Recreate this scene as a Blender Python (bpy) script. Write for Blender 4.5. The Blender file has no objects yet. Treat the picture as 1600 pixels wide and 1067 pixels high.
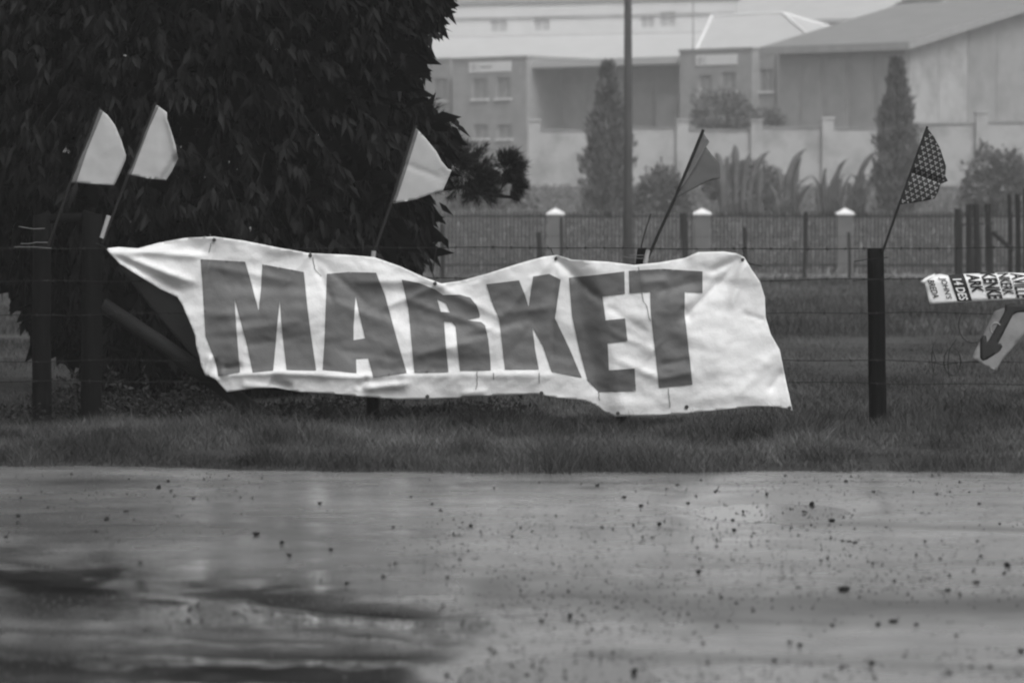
import bpy, math, random
import numpy as np
from mathutils import Vector
from mathutils.geometry import delaunay_2d_cdt

random.seed(7); RNG = np.random.default_rng(7)
scene = bpy.context.scene
COL = scene.collection

# ------------------------------------------------------------------ camera
CAM_Z = 1.34
F = 150.0 / 36.0 * 1600.0                 # focal length in photo pixels
PITCH = math.atan((533.5 - 362.0) / F)
cd = bpy.data.cameras.new('camera'); cam = bpy.data.objects.new('camera', cd); COL.objects.link(cam)
cam.location = (0, 0, CAM_Z); cam.rotation_euler = (math.pi / 2 - PITCH, 0, 0)
cd.lens = 150; cd.sensor_width = 36; cd.sensor_fit = 'HORIZONTAL'
cd.clip_start = 0.5; cd.clip_end = 5000
cd.dof.use_dof = True; cd.dof.focus_distance = 30.0; cd.dof.aperture_fstop = 4.7
scene.camera = cam

# ------------------------------------------------------------------ world, sun, exposure
SUN_EL, SUN_AZ = 52.0, 150.0              # azimuth from +Y, clockwise: behind and to the right of the camera
w = bpy.data.worlds.new('World'); scene.world = w; w.use_nodes = True
nt = w.node_tree; nt.nodes.clear()
sky = nt.nodes.new('ShaderNodeTexSky'); sky.sky_type = 'NISHITA'; sky.sun_disc = False
sky.sun_elevation = math.radians(SUN_EL); sky.sun_rotation = math.radians(SUN_AZ)
sky.air_density = 1.5; sky.dust_density = 5.0; sky.ozone_density = 1.0
bw = nt.nodes.new('ShaderNodeRGBToBW'); bg = nt.nodes.new('ShaderNodeBackground'); wo = nt.nodes.new('ShaderNodeOutputWorld')
bg.inputs['Strength'].default_value = 0.12
nt.links.new(sky.outputs[0], bw.inputs[0]); nt.links.new(bw.outputs[0], bg.inputs[0]); nt.links.new(bg.outputs[0], wo.inputs[0])
sd = bpy.data.lights.new('sun', 'SUN'); sd.energy = 1.2; sd.angle = math.radians(25); sd.color = (1, 1, 1)
sun = bpy.data.objects.new('sun', sd); COL.objects.link(sun)
_e, _a = math.radians(SUN_EL), math.radians(SUN_AZ)
SD = Vector((math.sin(_a) * math.cos(_e), math.cos(_a) * math.cos(_e), math.sin(_e)))
sun.rotation_euler = SD.to_track_quat('Z', 'Y').to_euler(); sun.location = (30, -40, 60)
vs = scene.view_settings
vs.view_transform = 'Standard'; vs.look = 'None'; vs.gamma = 1.0; vs.use_curve_mapping = False
vs.exposure = 0.25
scene.cycles.volume_bounces = 2; scene.cycles.max_bounces = 8; scene.cycles.filter_width = 2.2

# ------------------------------------------------------------------ photo pixel -> place
FWD = Vector((0, math.cos(PITCH), -math.sin(PITCH))); UPV = Vector((0, math.sin(PITCH), math.cos(PITCH)))
def ray(x, y):
    return FWD + Vector(((x - 800) / F, 0, 0)) + UPV * (-(y - 533.5) / F)
def P(x, y, Y):
    d = ray(x, y); return Vector((0, 0, CAM_Z)) + d * (Y / d.y)
def project(X, Y, Z):
    z = Z - CAM_Z
    f = Y * FWD.y + z * FWD.z; u = Y * UPV.y + z * UPV.z
    return 800 + F * X / f, 533.5 - F * u / f

# ------------------------------------------------------------------ noise
def _h(ix, iy, seed):
    n = (ix.astype(np.int64) * 374761393 + iy.astype(np.int64) * 668265263 + seed * 974634777) & 0x7fffffff
    n = ((n ^ (n >> 13)) * 1274126177) & 0x7fffffff
    return ((n ^ (n >> 16)) & 0xffff) / 65535.0
def vnoise(x, y, seed=0):
    x = np.asarray(x, float); y = np.asarray(y, float)
    ix = np.floor(x); iy = np.floor(y); fx = x - ix; fy = y - iy
    fx = fx * fx * (3 - 2 * fx); fy = fy * fy * (3 - 2 * fy)
    a = _h(ix, iy, seed); b = _h(ix + 1, iy, seed); c = _h(ix, iy + 1, seed); d = _h(ix + 1, iy + 1, seed)
    return (a + (b - a) * fx) * (1 - fy) + (c + (d - c) * fx) * fy
def fbm(x, y, seed=0, o=4):
    s = 0; a = 0.5; t = 0
    for i in range(o):
        s = s + a * vnoise(np.asarray(x) * 2 ** i + 17.3 * i, np.asarray(y) * 2 ** i + 9.1 * i, seed + i); t += a; a *= 0.5
    return s / t - 0.5
def smooth(a, b, x):
    t = np.clip((np.asarray(x, float) - a) / (b - a), 0, 1); return t * t * (3 - 2 * t)

# ------------------------------------------------------------------ materials (black and white place: neutral greys)
def mat(name, v, rough=0.75, var=0.25, scale=3.0, bump=0.15, bscale=30.0, spec=0.3, stretch=(1, 1, 1), attr=None, dirt=0.0, dscale=1.2):
    m = bpy.data.materials.new(name); m.use_nodes = True; t = m.node_tree; N = t.nodes; L = t.links
    b = N['Principled BSDF']; b.inputs['Roughness'].default_value = rough; b.inputs['Specular IOR Level'].default_value = spec
    tc = N.new('ShaderNodeTexCoord'); mp = N.new('ShaderNodeMapping'); mp.inputs['Scale'].default_value = stretch
    L.new(tc.outputs['Object'], mp.inputs[0])
    no = N.new('ShaderNodeTexNoise'); no.inputs['Scale'].default_value = scale; no.inputs['Detail'].default_value = 6
    L.new(mp.outputs[0], no.inputs['Vector'])
    mr = N.new('ShaderNodeMapRange'); mr.inputs[1].default_value = 0.25; mr.inputs[2].default_value = 0.75
    mr.inputs[3].default_value = v * (1 - var); mr.inputs[4].default_value = v * (1 + var)
    L.new(no.outputs['Fac'], mr.inputs[0]); out = mr.outputs[0]
    if attr:
        at = N.new('ShaderNodeAttribute'); at.attribute_name = attr
        mu = N.new('ShaderNodeMath'); mu.operation = 'MULTIPLY'; L.new(out, mu.inputs[0]); L.new(at.outputs['Fac'], mu.inputs[1]); out = mu.outputs[0]
    if dirt:
        n2 = N.new('ShaderNodeTexNoise'); n2.inputs['Scale'].default_value = dscale; n2.inputs['Detail'].default_value = 8; n2.inputs['Roughness'].default_value = 0.65
        L.new(mp.outputs[0], n2.inputs['Vector'])
        m2 = N.new('ShaderNodeMapRange'); m2.inputs[1].default_value = 0.45; m2.inputs[2].default_value = 0.75; m2.inputs[3].default_value = 1.0; m2.inputs[4].default_value = 1 - dirt
        L.new(n2.outputs['Fac'], m2.inputs[0])
        mu = N.new('ShaderNodeMath'); mu.operation = 'MULTIPLY'; L.new(out, mu.inputs[0]); L.new(m2.outputs[0], mu.inputs[1]); out = mu.outputs[0]
    L.new(out, b.inputs['Base Color'])
    if bump:
        nb = N.new('ShaderNodeTexNoise'); nb.inputs['Scale'].default_value = bscale; nb.inputs['Detail'].default_value = 4
        L.new(mp.outputs[0], nb.inputs['Vector'])
        bp = N.new('ShaderNodeBump'); bp.inputs['Strength'].default_value = bump; bp.inputs['Distance'].default_value = 0.02
        L.new(nb.outputs['Fac'], bp.inputs['Height']); L.new(bp.outputs[0], b.inputs['Normal'])
    return m

M = {}
M['vinyl'] = mat('vinyl_white', 0.74, 0.5, 0.05, 2.5, 0.12, 60, 0.35, dirt=0.22, dscale=2.2)
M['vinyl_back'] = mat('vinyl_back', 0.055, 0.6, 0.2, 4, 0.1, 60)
M['print'] = mat('vinyl_print', 0.124, 0.5, 0.08, 3, 0.1, 60, 0.3)
M['ink'] = mat('black_ink', 0.010, 0.6, 0.1, 5, 0)
M['eyelet'] = mat('eyelet_metal', 0.05, 0.4, 0.2, 5, 0)
M['timber'] = mat('creosoted_timber', 0.004, 0.85, 0.4, 6, 0.5, 30, 0.1, stretch=(6, 6, 0.6))
M['brace'] = mat('highlit_brace_timber', 0.006, 0.8, 0.4, 6, 0.3, 30, 0.3)  # paler than the posts: the lit top edge is put into its colour
M['timber2'] = mat('weathered_timber', 0.010, 0.85, 0.35, 6, 0.5, 30, 0.2, stretch=(6, 6, 0.6))
M['wire'] = mat('rusty_wire', 0.01, 0.8, 0.3, 20, 0)
M['wire_l'] = mat('galvanised_wire', 0.13, 0.45, 0.2, 20, 0)
M['flag_l'] = mat('pale_flag_cloth', 0.40, 0.85, 0.05, 6, 0.15, 150, 0.1)
M['flag_hem'] = mat('flag_hem', 0.14, 0.85, 0.1, 6, 0.15, 150, 0.1)
M['flag_m'] = mat('grey_flag_cloth', 0.11, 0.85, 0.08, 6, 0.15, 150, 0.1)
M['flag_m2'] = mat('grey_flag_reverse', 0.15, 0.85, 0.08, 6, 0.15, 150, 0.1)
M['flag_d'] = mat('dark_flag_cloth', 0.028, 0.85, 0.1, 6, 0.15, 150, 0.1)
M['flag_p'] = mat('flag_print', 0.24, 0.85, 0.15, 9, 0)
M['stick_d'] = mat('dark_stick', 0.012, 0.6, 0.2, 8, 0)
M['stick_l'] = mat('white_tube', 0.35, 0.5, 0.1, 8, 0)
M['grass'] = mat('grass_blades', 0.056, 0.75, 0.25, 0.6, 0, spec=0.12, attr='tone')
M['soil'] = mat('field_soil', 0.05, 0.9, 0.45, 0.5, 0.4, 8, 0.1)
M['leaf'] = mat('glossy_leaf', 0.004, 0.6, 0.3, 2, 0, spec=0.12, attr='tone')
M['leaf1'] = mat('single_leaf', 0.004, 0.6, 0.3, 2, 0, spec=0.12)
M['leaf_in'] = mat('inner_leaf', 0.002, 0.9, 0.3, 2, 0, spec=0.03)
M['needle'] = mat('pine_needle', 0.012, 0.7, 0.3, 2, 0, spec=0.15)
M['cyp'] = mat('cypress_foliage', 0.13, 0.85, 0.4, 2, 0, spec=0.1, attr='tone')  # cypress paled, part of the mist put into its colour
M['shrub'] = mat('shrub_foliage', 0.16, 0.8, 0.35, 2, 0, spec=0.15, attr='tone')  # paled like the cypress, its colour carrying some of the mist
M['bark'] = mat('bark', 0.01, 0.9, 0.4, 8, 0.6, 20, 0.1)
M['brick'] = mat('dull_brickwork', 0.33, 0.9, 0.12, 1.2, 0.2, 12, 0.15, dirt=0.2, dscale=0.4)  # far walls, doors and panes paled, standing in for mist
M['brick_d'] = mat('dark_brickwork', 0.30, 0.9, 0.12, 1.2, 0.2, 12, 0.15)
M['plaster'] = mat('pale_plaster', 0.40, 0.85, 0.10, 1.0, 0.1, 12, 0.2, dirt=0.5, dscale=0.45)
M['plaster_g'] = mat('stained_plaster', 0.30, 0.9, 0.12, 0.8, 0.1, 12, 0.2, dirt=0.35, dscale=0.35)
M['white'] = mat('white_paint', 0.78, 0.6, 0.05, 2, 0.05, 20, 0.3)
M['cladding'] = mat('white_cladding', 0.68, 0.6, 0.06, 0.5, 0, 20, 0.3)
M['roof_w'] = mat('white_roof_sheet', 0.52, 0.55, 0.06, 0.5, 0, 20, 0.3)
M['roof_g'] = mat('grey_roof_sheet', 0.22, 0.7, 0.12, 0.6, 0, 20, 0.3)
M['pane'] = mat('window_pane', 0.24, 0.25, 0.2, 1, 0, spec=0.5)
M['pane_far'] = mat('far_window_pane', 0.5, 0.3, 0.1, 1, 0, spec=0.5)
M['frame'] = mat('window_frame', 0.3, 0.6, 0.1, 2, 0)
M['door'] = mat('dock_door', 0.32, 0.8, 0.15, 1, 0)
M['pale_steel'] = mat('palisade_steel', 0.012, 0.6, 0.2, 2, 0)
M['pillar'] = mat('painted_pillar', 0.13, 0.85, 0.1, 2, 0.1, 10, 0.2, dirt=0.25, dscale=1.5)
M['pole'] = mat('utility_pole', 0.05, 0.85, 0.3, 3, 0.3, 20, 0.15, stretch=(4, 4, 0.5))
M['track'] = mat('pale_dirt', 0.22, 0.9, 0.2, 0.4, 0.2, 4, 0.1)
M['clod'] = mat('dark_mud_clod', 0.02, 0.8, 0.4, 40, 0.5, 60, 0.15)
M['grit'] = mat('mud_grit', 0.06, 0.7, 0.4, 40, 0)
M['weed'] = mat('weed_leaf', 0.05, 0.75, 0.3, 3, 0, spec=0.15, attr='tone')

# ------------------------------------------------------------------ builders
class MB:
    def __init__(s): s.v = []; s.f = []
    def add(s, vs, fs):
        o = len(s.v); s.v += [tuple(p) for p in vs]; s.f += [tuple(i + o for i in f) for f in fs]; return s
    def hexa(s, p):          # 8 corners: bottom 0-3 ccw, top 4-7
        return s.add(p, [(3, 2, 1, 0), (4, 5, 6, 7), (0, 1, 5, 4), (1, 2, 6, 5), (2, 3, 7, 6), (3, 0, 4, 7)])
    def box(s, x0, x1, y0, y1, z0, z1):
        return s.hexa([(x0, y0, z0), (x1, y0, z0), (x1, y1, z0), (x0, y1, z0), (x0, y0, z1), (x1, y0, z1), (x1, y1, z1), (x0, y1, z1)])
    def tube(s, pts, rad, n=8, cap=True, jitter=0):
        pts = [Vector(p) for p in pts]; o = len(s.v); k = len(pts)
        if not hasattr(rad, '__len__'): rad = [rad] * k
        for i, p in enumerate(pts):
            t = (pts[min(i + 1, k - 1)] - pts[max(i - 1, 0)]).normalized()
            a = t.cross(Vector((0.13, 0.97, 0.21))); a = a.normalized() if a.length > 1e-4 else Vector((1, 0, 0)); b = t.cross(a)
            for j in range(n):
                q = 2 * math.pi * j / n; r = rad[i] * (1 + (random.uniform(-jitter, jitter) if jitter else 0))
                s.v.append(tuple(p + a * (math.cos(q) * r) + b * (math.sin(q) * r)))
        for i in range(k - 1):
            for j in range(n):
                s.f.append((o + i * n + j, o + i * n + (j + 1) % n, o + (i + 1) * n + (j + 1) % n, o + (i + 1) * n + j))
        if cap:
            s.f.append(tuple(o + j for j in reversed(range(n)))); s.f.append(tuple(o + (k - 1) * n + j for j in range(n)))
        return s
    def build(s, name, m, parent=None, smooth_=False, at=None):
        me = bpy.data.meshes.new(name); me.from_pydata(s.v, [], s.f); me.update()
        return link(name, me, m, parent, smooth_)

def link(name, me, m, parent=None, smooth_=False):
    if m: me.materials.append(m)
    if smooth_: me.polygons.foreach_set('use_smooth', [True] * len(me.polygons))
    o = bpy.data.objects.new(name, me); COL.objects.link(o)
    if parent is not None: attach(o, parent)
    return o
def attach(o, parent):
    o.parent = parent; o.matrix_parent_inverse = parent.matrix_basis.inverted()
def np_mesh(name, V, T, m, parent=None, tone=None, smooth_=False):
    V = np.ascontiguousarray(V, dtype=np.float32); T = np.ascontiguousarray(T, dtype=np.int32)
    k = T.shape[1]; me = bpy.data.meshes.new(name)
    me.vertices.add(len(V)); me.vertices.foreach_set('co', V.ravel())
    me.loops.add(T.size); me.loops.foreach_set('vertex_index', T.ravel())
    me.polygons.add(len(T)); me.polygons.foreach_set('loop_start', np.arange(0, T.size, k, dtype=np.int32))
    me.update(calc_edges=True)
    if tone is not None:
        a = me.attributes.new('tone', 'FLOAT', 'POINT'); a.data.foreach_set('value', np.ascontiguousarray(tone, dtype=np.float32))
    return link(name, me, m, parent, smooth_)
def thing(name, label, cat, loc=(0, 0, 0), group=None):
    o = bpy.data.objects.new(name, None); COL.objects.link(o); o.location = loc; o.empty_display_size = 0.2
    o['label'] = label; o['category'] = cat
    if group: o['group'] = group
    return o
def tag(o, label, cat, group=None):
    o['label'] = label; o['category'] = cat
    if group: o['group'] = group
    return o
def kind(o, k): o['kind'] = k; return o

def inside(px, py, poly):
    px = np.asarray(px); py = np.asarray(py); r = np.zeros(px.shape, bool); n = len(poly)
    for i in range(n):
        x1, y1 = poly[i]; x2, y2 = poly[(i + 1) % n]
        c = ((y1 > py) != (y2 > py)); xx = (x2 - x1) * (py - y1) / ((y2 - y1) or 1e-9) + x1
        r ^= c & (px < xx)
    return r
def edge_dist(px, py, poly):
    px = np.asarray(px, float); py = np.asarray(py, float); d = np.full(px.shape, 1e9); n = len(poly)
    for i in range(n):
        x1, y1 = poly[i]; x2, y2 = poly[(i + 1) % n]; dx, dy = x2 - x1, y2 - y1; q = dx * dx + dy * dy + 1e-9
        t = np.clip(((px - x1) * dx + (py - y1) * dy) / q, 0, 1)
        d = np.minimum(d, np.hypot(px - x1 - t * dx, py - y1 - t * dy))
    return d
def sheet(poly, step, holes=()):
    """constrained triangulation of an outline with an inner grid -> points (photo pixels), triangles"""
    pts = []; edges = []
    for loop in [poly] + list(holes):
        s0 = len(pts); n = len(loop)
        for i in range(n):
            a = loop[i]; b = loop[(i + 1) % n]; k = max(1, int(math.hypot(b[0] - a[0], b[1] - a[1]) / step + 0.5))
            for j in range(k): pts.append((a[0] + (b[0] - a[0]) * j / k, a[1] + (b[1] - a[1]) * j / k))
        m_ = len(pts) - s0
        edges += [(s0 + i, s0 + (i + 1) % m_) for i in range(m_)]
    A = np.array(poly); gx, gy = np.meshgrid(np.arange(A[:, 0].min(), A[:, 0].max(), step), np.arange(A[:, 1].min(), A[:, 1].max(), step))
    gx = gx.ravel() + (np.arange(gx.size) % 2) * 0.01; gy = gy.ravel()
    ok = inside(gx, gy, poly) & (edge_dist(gx, gy, poly) > step * 0.45)
    for h in holes: ok &= ~inside(gx, gy, h) & (edge_dist(gx, gy, h) > step * 0.45)
    pts += list(zip(gx[ok], gy[ok]))
    r = delaunay_2d_cdt([Vector(p) for p in pts], edges, [], 0, 1e-4)
    q = np.array([(p.x, p.y) for p in r[0]]); f = np.array([tuple(t) for t in r[2]], int); c = q[f].mean(1)
    ok = inside(c[:, 0], c[:, 1], poly)
    for h in holes: ok &= ~inside(c[:, 0], c[:, 1], h)
    return q, f[ok]
def px_to_world(q, Y, dep):
    """photo pixels + depth offset (towards the camera, metres) -> points near the plane at distance Y"""
    d = np.array([tuple(ray(x, y)) for x, y in q]); V = np.array([0, 0, CAM_Z]) + d * (Y / d[:, 1])[:, None]
    V[:, 1] -= dep; return V
def orient(V, T):
    a = V[T[:, 1]] - V[T[:, 0]]; b = V[T[:, 2]] - V[T[:, 0]]; n = np.cross(a, b); fl = n[:, 1] > 0
    T = T.copy(); T[fl] = T[fl][:, ::-1]; return T
def cloth(name, poly, step, Y, dep, m, parent=None, holes=(), off=0.0, thick=0.0025):
    q, T = sheet(poly, step, holes); V = px_to_world(q, Y, dep(q[:, 0], q[:, 1]) + off); T = orient(V, T)
    o = np_mesh(name, V, T, m, parent, smooth_=True)
    if thick:
        s = o.modifiers.new('thickness', 'SOLIDIFY'); s.thickness = thick; s.offset = -1
    return o

# ------------------------------------------------------------------ ground heights
def verge_edge(X):      # where the grass gives way to the mud
    X = np.asarray(X, float)
    return 23.62 + .55 * smooth(-.8, -3.0, X) - .10 * smooth(-1.6, -.6, X) * smooth(.6, -.4, X) + .22 * fbm(X * 1.3, X * 0, 5) + .16 * fbm(X * 6, X * 0 + 3, 6)
def field_z(X, Y):
    X = np.asarray(X, float); Y = np.asarray(Y, float)
    z = 0.06 * np.exp(-((Y - 26.6) / 1.6) ** 2) + 0.05 * fbm(X * 0.7, Y * 0.5, 3) + 0.10 * fbm(X * 0.12, Y * 0.1, 9) * smooth(32, 50, Y)
    z = z - 0.07 * np.exp(-((Y - 29.7) / 1.1) ** 2)
    z = z - 0.14 * smooth(.33, -.17, Y - verge_edge(X))
    z = z + 3.93 * np.clip((Y - 136) / 104, 0, 1) + 0.7 * smooth(240, 320, Y)
    return z
def fz(x, y): return float(field_z(np.array([x]), np.array([y]))[0])
def graded(a, b, c, d, fine, grow=1.25):
    """coordinates from a to d, fine between b and c, growing outwards"""
    mid = list(np.arange(b, c + 1e-6, fine)); hi = []; s = fine; x = mid[-1]
    while x < d: s *= grow; x = min(d, x + s); hi.append(x)
    lo = []; s = fine; x = b
    while x > a: s *= grow; x = max(a, x - s); lo.append(x)
    return np.array(lo[::-1] + mid + hi)
def grid_mesh(name, xs, ys, zf, m, attrs=None):
    X, Y = np.meshgrid(xs, ys); Z = zf(X, Y); V = np.stack([X, Y, Z], -1).reshape(-1, 3)
    nx, ny = len(xs), len(ys); i = np.arange((ny - 1) * (nx - 1)); r = i // (nx - 1); c = i % (nx - 1); a = r * nx + c
    T = np.stack([a, a + 1, a + nx + 1, a + nx], -1)
    return np_mesh(name, V, T, m, None, attrs(X, Y).ravel() if attrs else None, True)

kind(grid_mesh('field', graded(-400, -5, 5, 400, 0.12), graded(23.2, 23.2, 34, 700, 0.08, 1.04), field_z, M['soil']), 'structure')

# ---- mud
RUTS = [  # (polyline in photo pixels, half thickness px, wetness plus painted tree reflection, depth m)
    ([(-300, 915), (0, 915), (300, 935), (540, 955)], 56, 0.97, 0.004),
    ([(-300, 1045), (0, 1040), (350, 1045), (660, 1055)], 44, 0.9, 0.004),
    ([(-300, 800), (0, 800), (250, 810), (520, 830)], 60, 0.42, 0.0),  # broad patch, not a rut: the tree's dark reflection put into the mud colour
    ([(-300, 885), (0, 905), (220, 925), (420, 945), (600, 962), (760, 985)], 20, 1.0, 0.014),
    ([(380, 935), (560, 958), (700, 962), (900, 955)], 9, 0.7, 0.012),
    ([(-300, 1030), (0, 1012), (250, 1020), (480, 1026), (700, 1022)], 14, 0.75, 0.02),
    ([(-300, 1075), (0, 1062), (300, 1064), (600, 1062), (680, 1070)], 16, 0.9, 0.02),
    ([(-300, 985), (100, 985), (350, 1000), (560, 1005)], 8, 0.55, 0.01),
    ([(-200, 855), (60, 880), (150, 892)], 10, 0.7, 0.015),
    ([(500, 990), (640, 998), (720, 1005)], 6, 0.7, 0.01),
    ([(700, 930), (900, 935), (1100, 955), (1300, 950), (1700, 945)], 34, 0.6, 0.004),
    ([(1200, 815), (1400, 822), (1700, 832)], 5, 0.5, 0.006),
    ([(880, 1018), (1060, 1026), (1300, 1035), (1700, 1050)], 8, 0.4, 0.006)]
PUDDLES = [((1205, 795), (150, 17), 0.034), ((820, 752), (160, 7), 0.010), ((1130, 765), (100, 6), 0.012), ((880, 1050), (200, 38), 0.034), ((1150, 880), (420, 22), 0.010), ((1450, 1012), (300, 14), 0.022), ((1500, 765), (120, 5), 0.010)]
def rut_field(px, py, sel=lambda pl: True):
    wv = np.zeros(px.shape); dz = np.zeros(px.shape)
    for pl, hw, wet_refl, dep in RUTS:
        if not sel(pl): continue
        xs, ys = zip(*pl); yc = np.interp(px, xs, ys); ok = smooth(xs[0] - 5, xs[0] + 60, px) * smooth(xs[-1] + 60, xs[-1] - 60, px)
        j = 1 + 1.2 * fbm(px * 0.018, py * 0.05, 31); g = np.exp(-((py - yc + 8 * fbm(px * 0.01, yc * 0, 41)) / (hw * j)) ** 2 * 1.2) * ok
        wv = np.maximum(wv, g * wet_refl); dz = dz - dep * g
    return wv, dz
def mud_px(X, Y):
    Ys = np.maximum(Y, 9.0); return project(X, Ys, 0 * X)
def mud_z(X, Y):
    px, py = mud_px(X, Y); wv, dz = rut_field(px, py)
    z = 0.020 * fbm(X * 0.9, Y * 0.55, 11, 3) + 0.005 * fbm(X * 4, Y * 1.6, 12, 3) + 0.0012 * fbm(X * 14, Y * 9, 13, 2)
    for (cx, cy), (rx, ry), dep in PUDDLES:
        z = z - dep * np.exp(-(((px - cx) / rx) ** 2 + ((py - cy) / ry) ** 2) ** 2)
    near = smooth(8.0, 10.5, Y)
    return (z + dz * 0.8 + 0.004) * near - 0.0
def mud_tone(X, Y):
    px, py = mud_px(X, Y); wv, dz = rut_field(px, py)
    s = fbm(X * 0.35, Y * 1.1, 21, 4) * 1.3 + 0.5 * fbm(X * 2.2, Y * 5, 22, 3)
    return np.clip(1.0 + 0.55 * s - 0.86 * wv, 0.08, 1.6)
def mud_gloss(X, Y):     # below 0 = standing wet film in the left ruts, above 0 = dull churned band on the right
    px, py = mud_px(X, Y)
    return rut_field(px, py, lambda pl: pl[0][0] >= 650)[0] - rut_field(px, py, lambda pl: pl[0][0] < 650 and pl[0][1] != 800)[0]
def mud_material():
    m = mat('wet_mud', 0.20, 0.6, 0.3, 2.0, 0, spec=0.5, attr='tone', stretch=(1, 1.5, 1)); t = m.node_tree; N = t.nodes; L = t.links; b = N['Principled BSDF']
    at = N.new('ShaderNodeAttribute'); at.attribute_name = 'tone'
    tc = N.new('ShaderNodeTexCoord'); n1 = N.new('ShaderNodeTexNoise'); n1.inputs['Scale'].default_value = 1.6; n1.inputs['Detail'].default_value = 5
    L.new(tc.outputs['Object'], n1.inputs['Vector'])
    mr = N.new('ShaderNodeMapRange'); mr.inputs[1].default_value = 0.35; mr.inputs[2].default_value = 0.65; mr.inputs[3].default_value = 0.18; mr.inputs[4].default_value = 0.31
    L.new(n1.outputs['Fac'], mr.inputs[0])
    ag = N.new('ShaderNodeAttribute'); ag.attribute_name = 'gloss'
    m3 = N.new('ShaderNodeMapRange'); m3.inputs[1].default_value = -1; m3.inputs[2].default_value = 1; m3.inputs[3].default_value = -.15; m3.inputs[4].default_value = .45
    L.new(ag.outputs['Fac'], m3.inputs[0]); ad = N.new('ShaderNodeMath'); ad.operation = 'ADD'; L.new(mr.outputs[0], ad.inputs[0]); L.new(m3.outputs[0], ad.inputs[1])
    sb = N.new('ShaderNodeMath'); sb.operation = 'SUBTRACT'; sb.inputs[1].default_value = .15; sb.use_clamp = True; L.new(ad.outputs[0], sb.inputs[0]); L.new(sb.outputs[0], b.inputs['Roughness'])
    nb = N.new('ShaderNodeTexNoise'); nb.inputs['Scale'].default_value = 55; nb.inputs['Detail'].default_value = 5; L.new(tc.outputs['Object'], nb.inputs['Vector'])
    bp = N.new('ShaderNodeBump'); bp.inputs['Strength'].default_value = 0.2; bp.inputs['Distance'].default_value = 0.0025
    L.new(nb.outputs['Fac'], bp.inputs['Height']); L.new(bp.outputs[0], b.inputs['Normal'])
    return m
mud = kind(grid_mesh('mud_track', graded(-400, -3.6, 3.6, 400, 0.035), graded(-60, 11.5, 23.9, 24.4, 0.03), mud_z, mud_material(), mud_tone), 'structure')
_c = np.empty(len(mud.data.vertices) * 3, np.float32); mud.data.vertices.foreach_get('co', _c); _c = _c.reshape(-1, 3).astype(float)
_g = mud.data.attributes.new('gloss', 'FLOAT', 'POINT'); _g.data.foreach_set('value', np.ascontiguousarray(mud_gloss(_c[:, 0], _c[:, 1]), dtype=np.float32))
mw = mat('puddle_water', 0.05, 0.12, 0.1, 2, 0.06, 14, 0.5)
pud = MB().add([(-14, 9, -0.0165), (14, 9, -0.0165), (14, 23.7, -0.0165), (-14, 23.7, -0.0165)], [(0, 1, 2, 3)]).build('puddle', mw); kind(pud, 'structure')

# pale dirt path in front of the far fence
ys_ = np.linspace(121.5, 131.5, 24)
kind(grid_mesh('path', np.arange(-120, 121, 1.0), ys_, lambda X, Y: field_z(X, Y) + 0.03 - 0.10 * smooth(129.8, 131.5, Y + 0.8 * fbm(X * 0.5, Y * 0, 4)) - 0.10 * smooth(123.2, 121.5, Y + 0.8 * fbm(X * 0.4, Y * 0, 8)), M['track']), 'structure')

# ------------------------------------------------------------------ far place: buildings (a facade frame set at an angle to the view)
TF = Vector((0.755, -0.656)); NF = Vector((-0.656, -0.755))         # along the facades (to the right, nearer); outwards
class Frame:
    def __init__(s, px, Y, t=TF, n=NF):
        p = P(px, 362, Y); s.o = Vector((p.x, p.y)); s.t = t; s.n = n
    def sz(s, x, y, d=0.0):
        """photo pixel on the facade plane pushed out by d -> (distance along, height)"""
        r = ray(x, y); o = s.o + s.n * d
        # (o + t*a) = k*(r.x, r.y)
        det = s.t.x * (-r.y) - (-r.x) * s.t.y
        a = ((-o.x) * (-r.y) - (-r.x) * (-o.y)) / det
        k = (o.y + s.t.y * a) / r.y
        return a, CAM_Z + r.z * k
    def p(s, a, d, z): q = s.o + s.t * a + s.n * d; return (q.x, q.y, z)
    def box(s, mb, a0, a1, d0, d1, z0, z1):
        return mb.hexa([s.p(a0, d1, z0), s.p(a1, d1, z0), s.p(a1, d0, z0), s.p(a0, d0, z0), s.p(a0, d1, z1), s.p(a1, d1, z1), s.p(a1, d0, z1), s.p(a0, d0, z1)])
    def rect(s, x0, x1, y0, y1, d=0.0):
        xm = (x0 + x1) / 2; a0 = s.sz(x0, y0, d)[0]; a1 = s.sz(x1, y0, d)[0]
        return a0, a1, s.sz(xm, y1, d)[1], s.sz(xm, y0, d)[1]
def wall_openings(mb, fr, a0, a1, z0, z1, d0, d1, ops):
    A = sorted({a0, a1, *[v for o in ops for v in o[:2] if a0 < v < a1]}); Z = sorted({z0, z1, *[v for o in ops for v in o[2:] if z0 < v < z1]})
    for i in range(len(A) - 1):
        for j in range(len(Z) - 1):
            ca, cz = (A[i] + A[i + 1]) / 2, (Z[j] + Z[j + 1]) / 2
            if any(o[0] < ca < o[1] and o[2] < cz < o[3] for o in ops): continue
            fr.box(mb, A[i], A[i + 1], d0, d1, Z[j], Z[j + 1])
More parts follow.
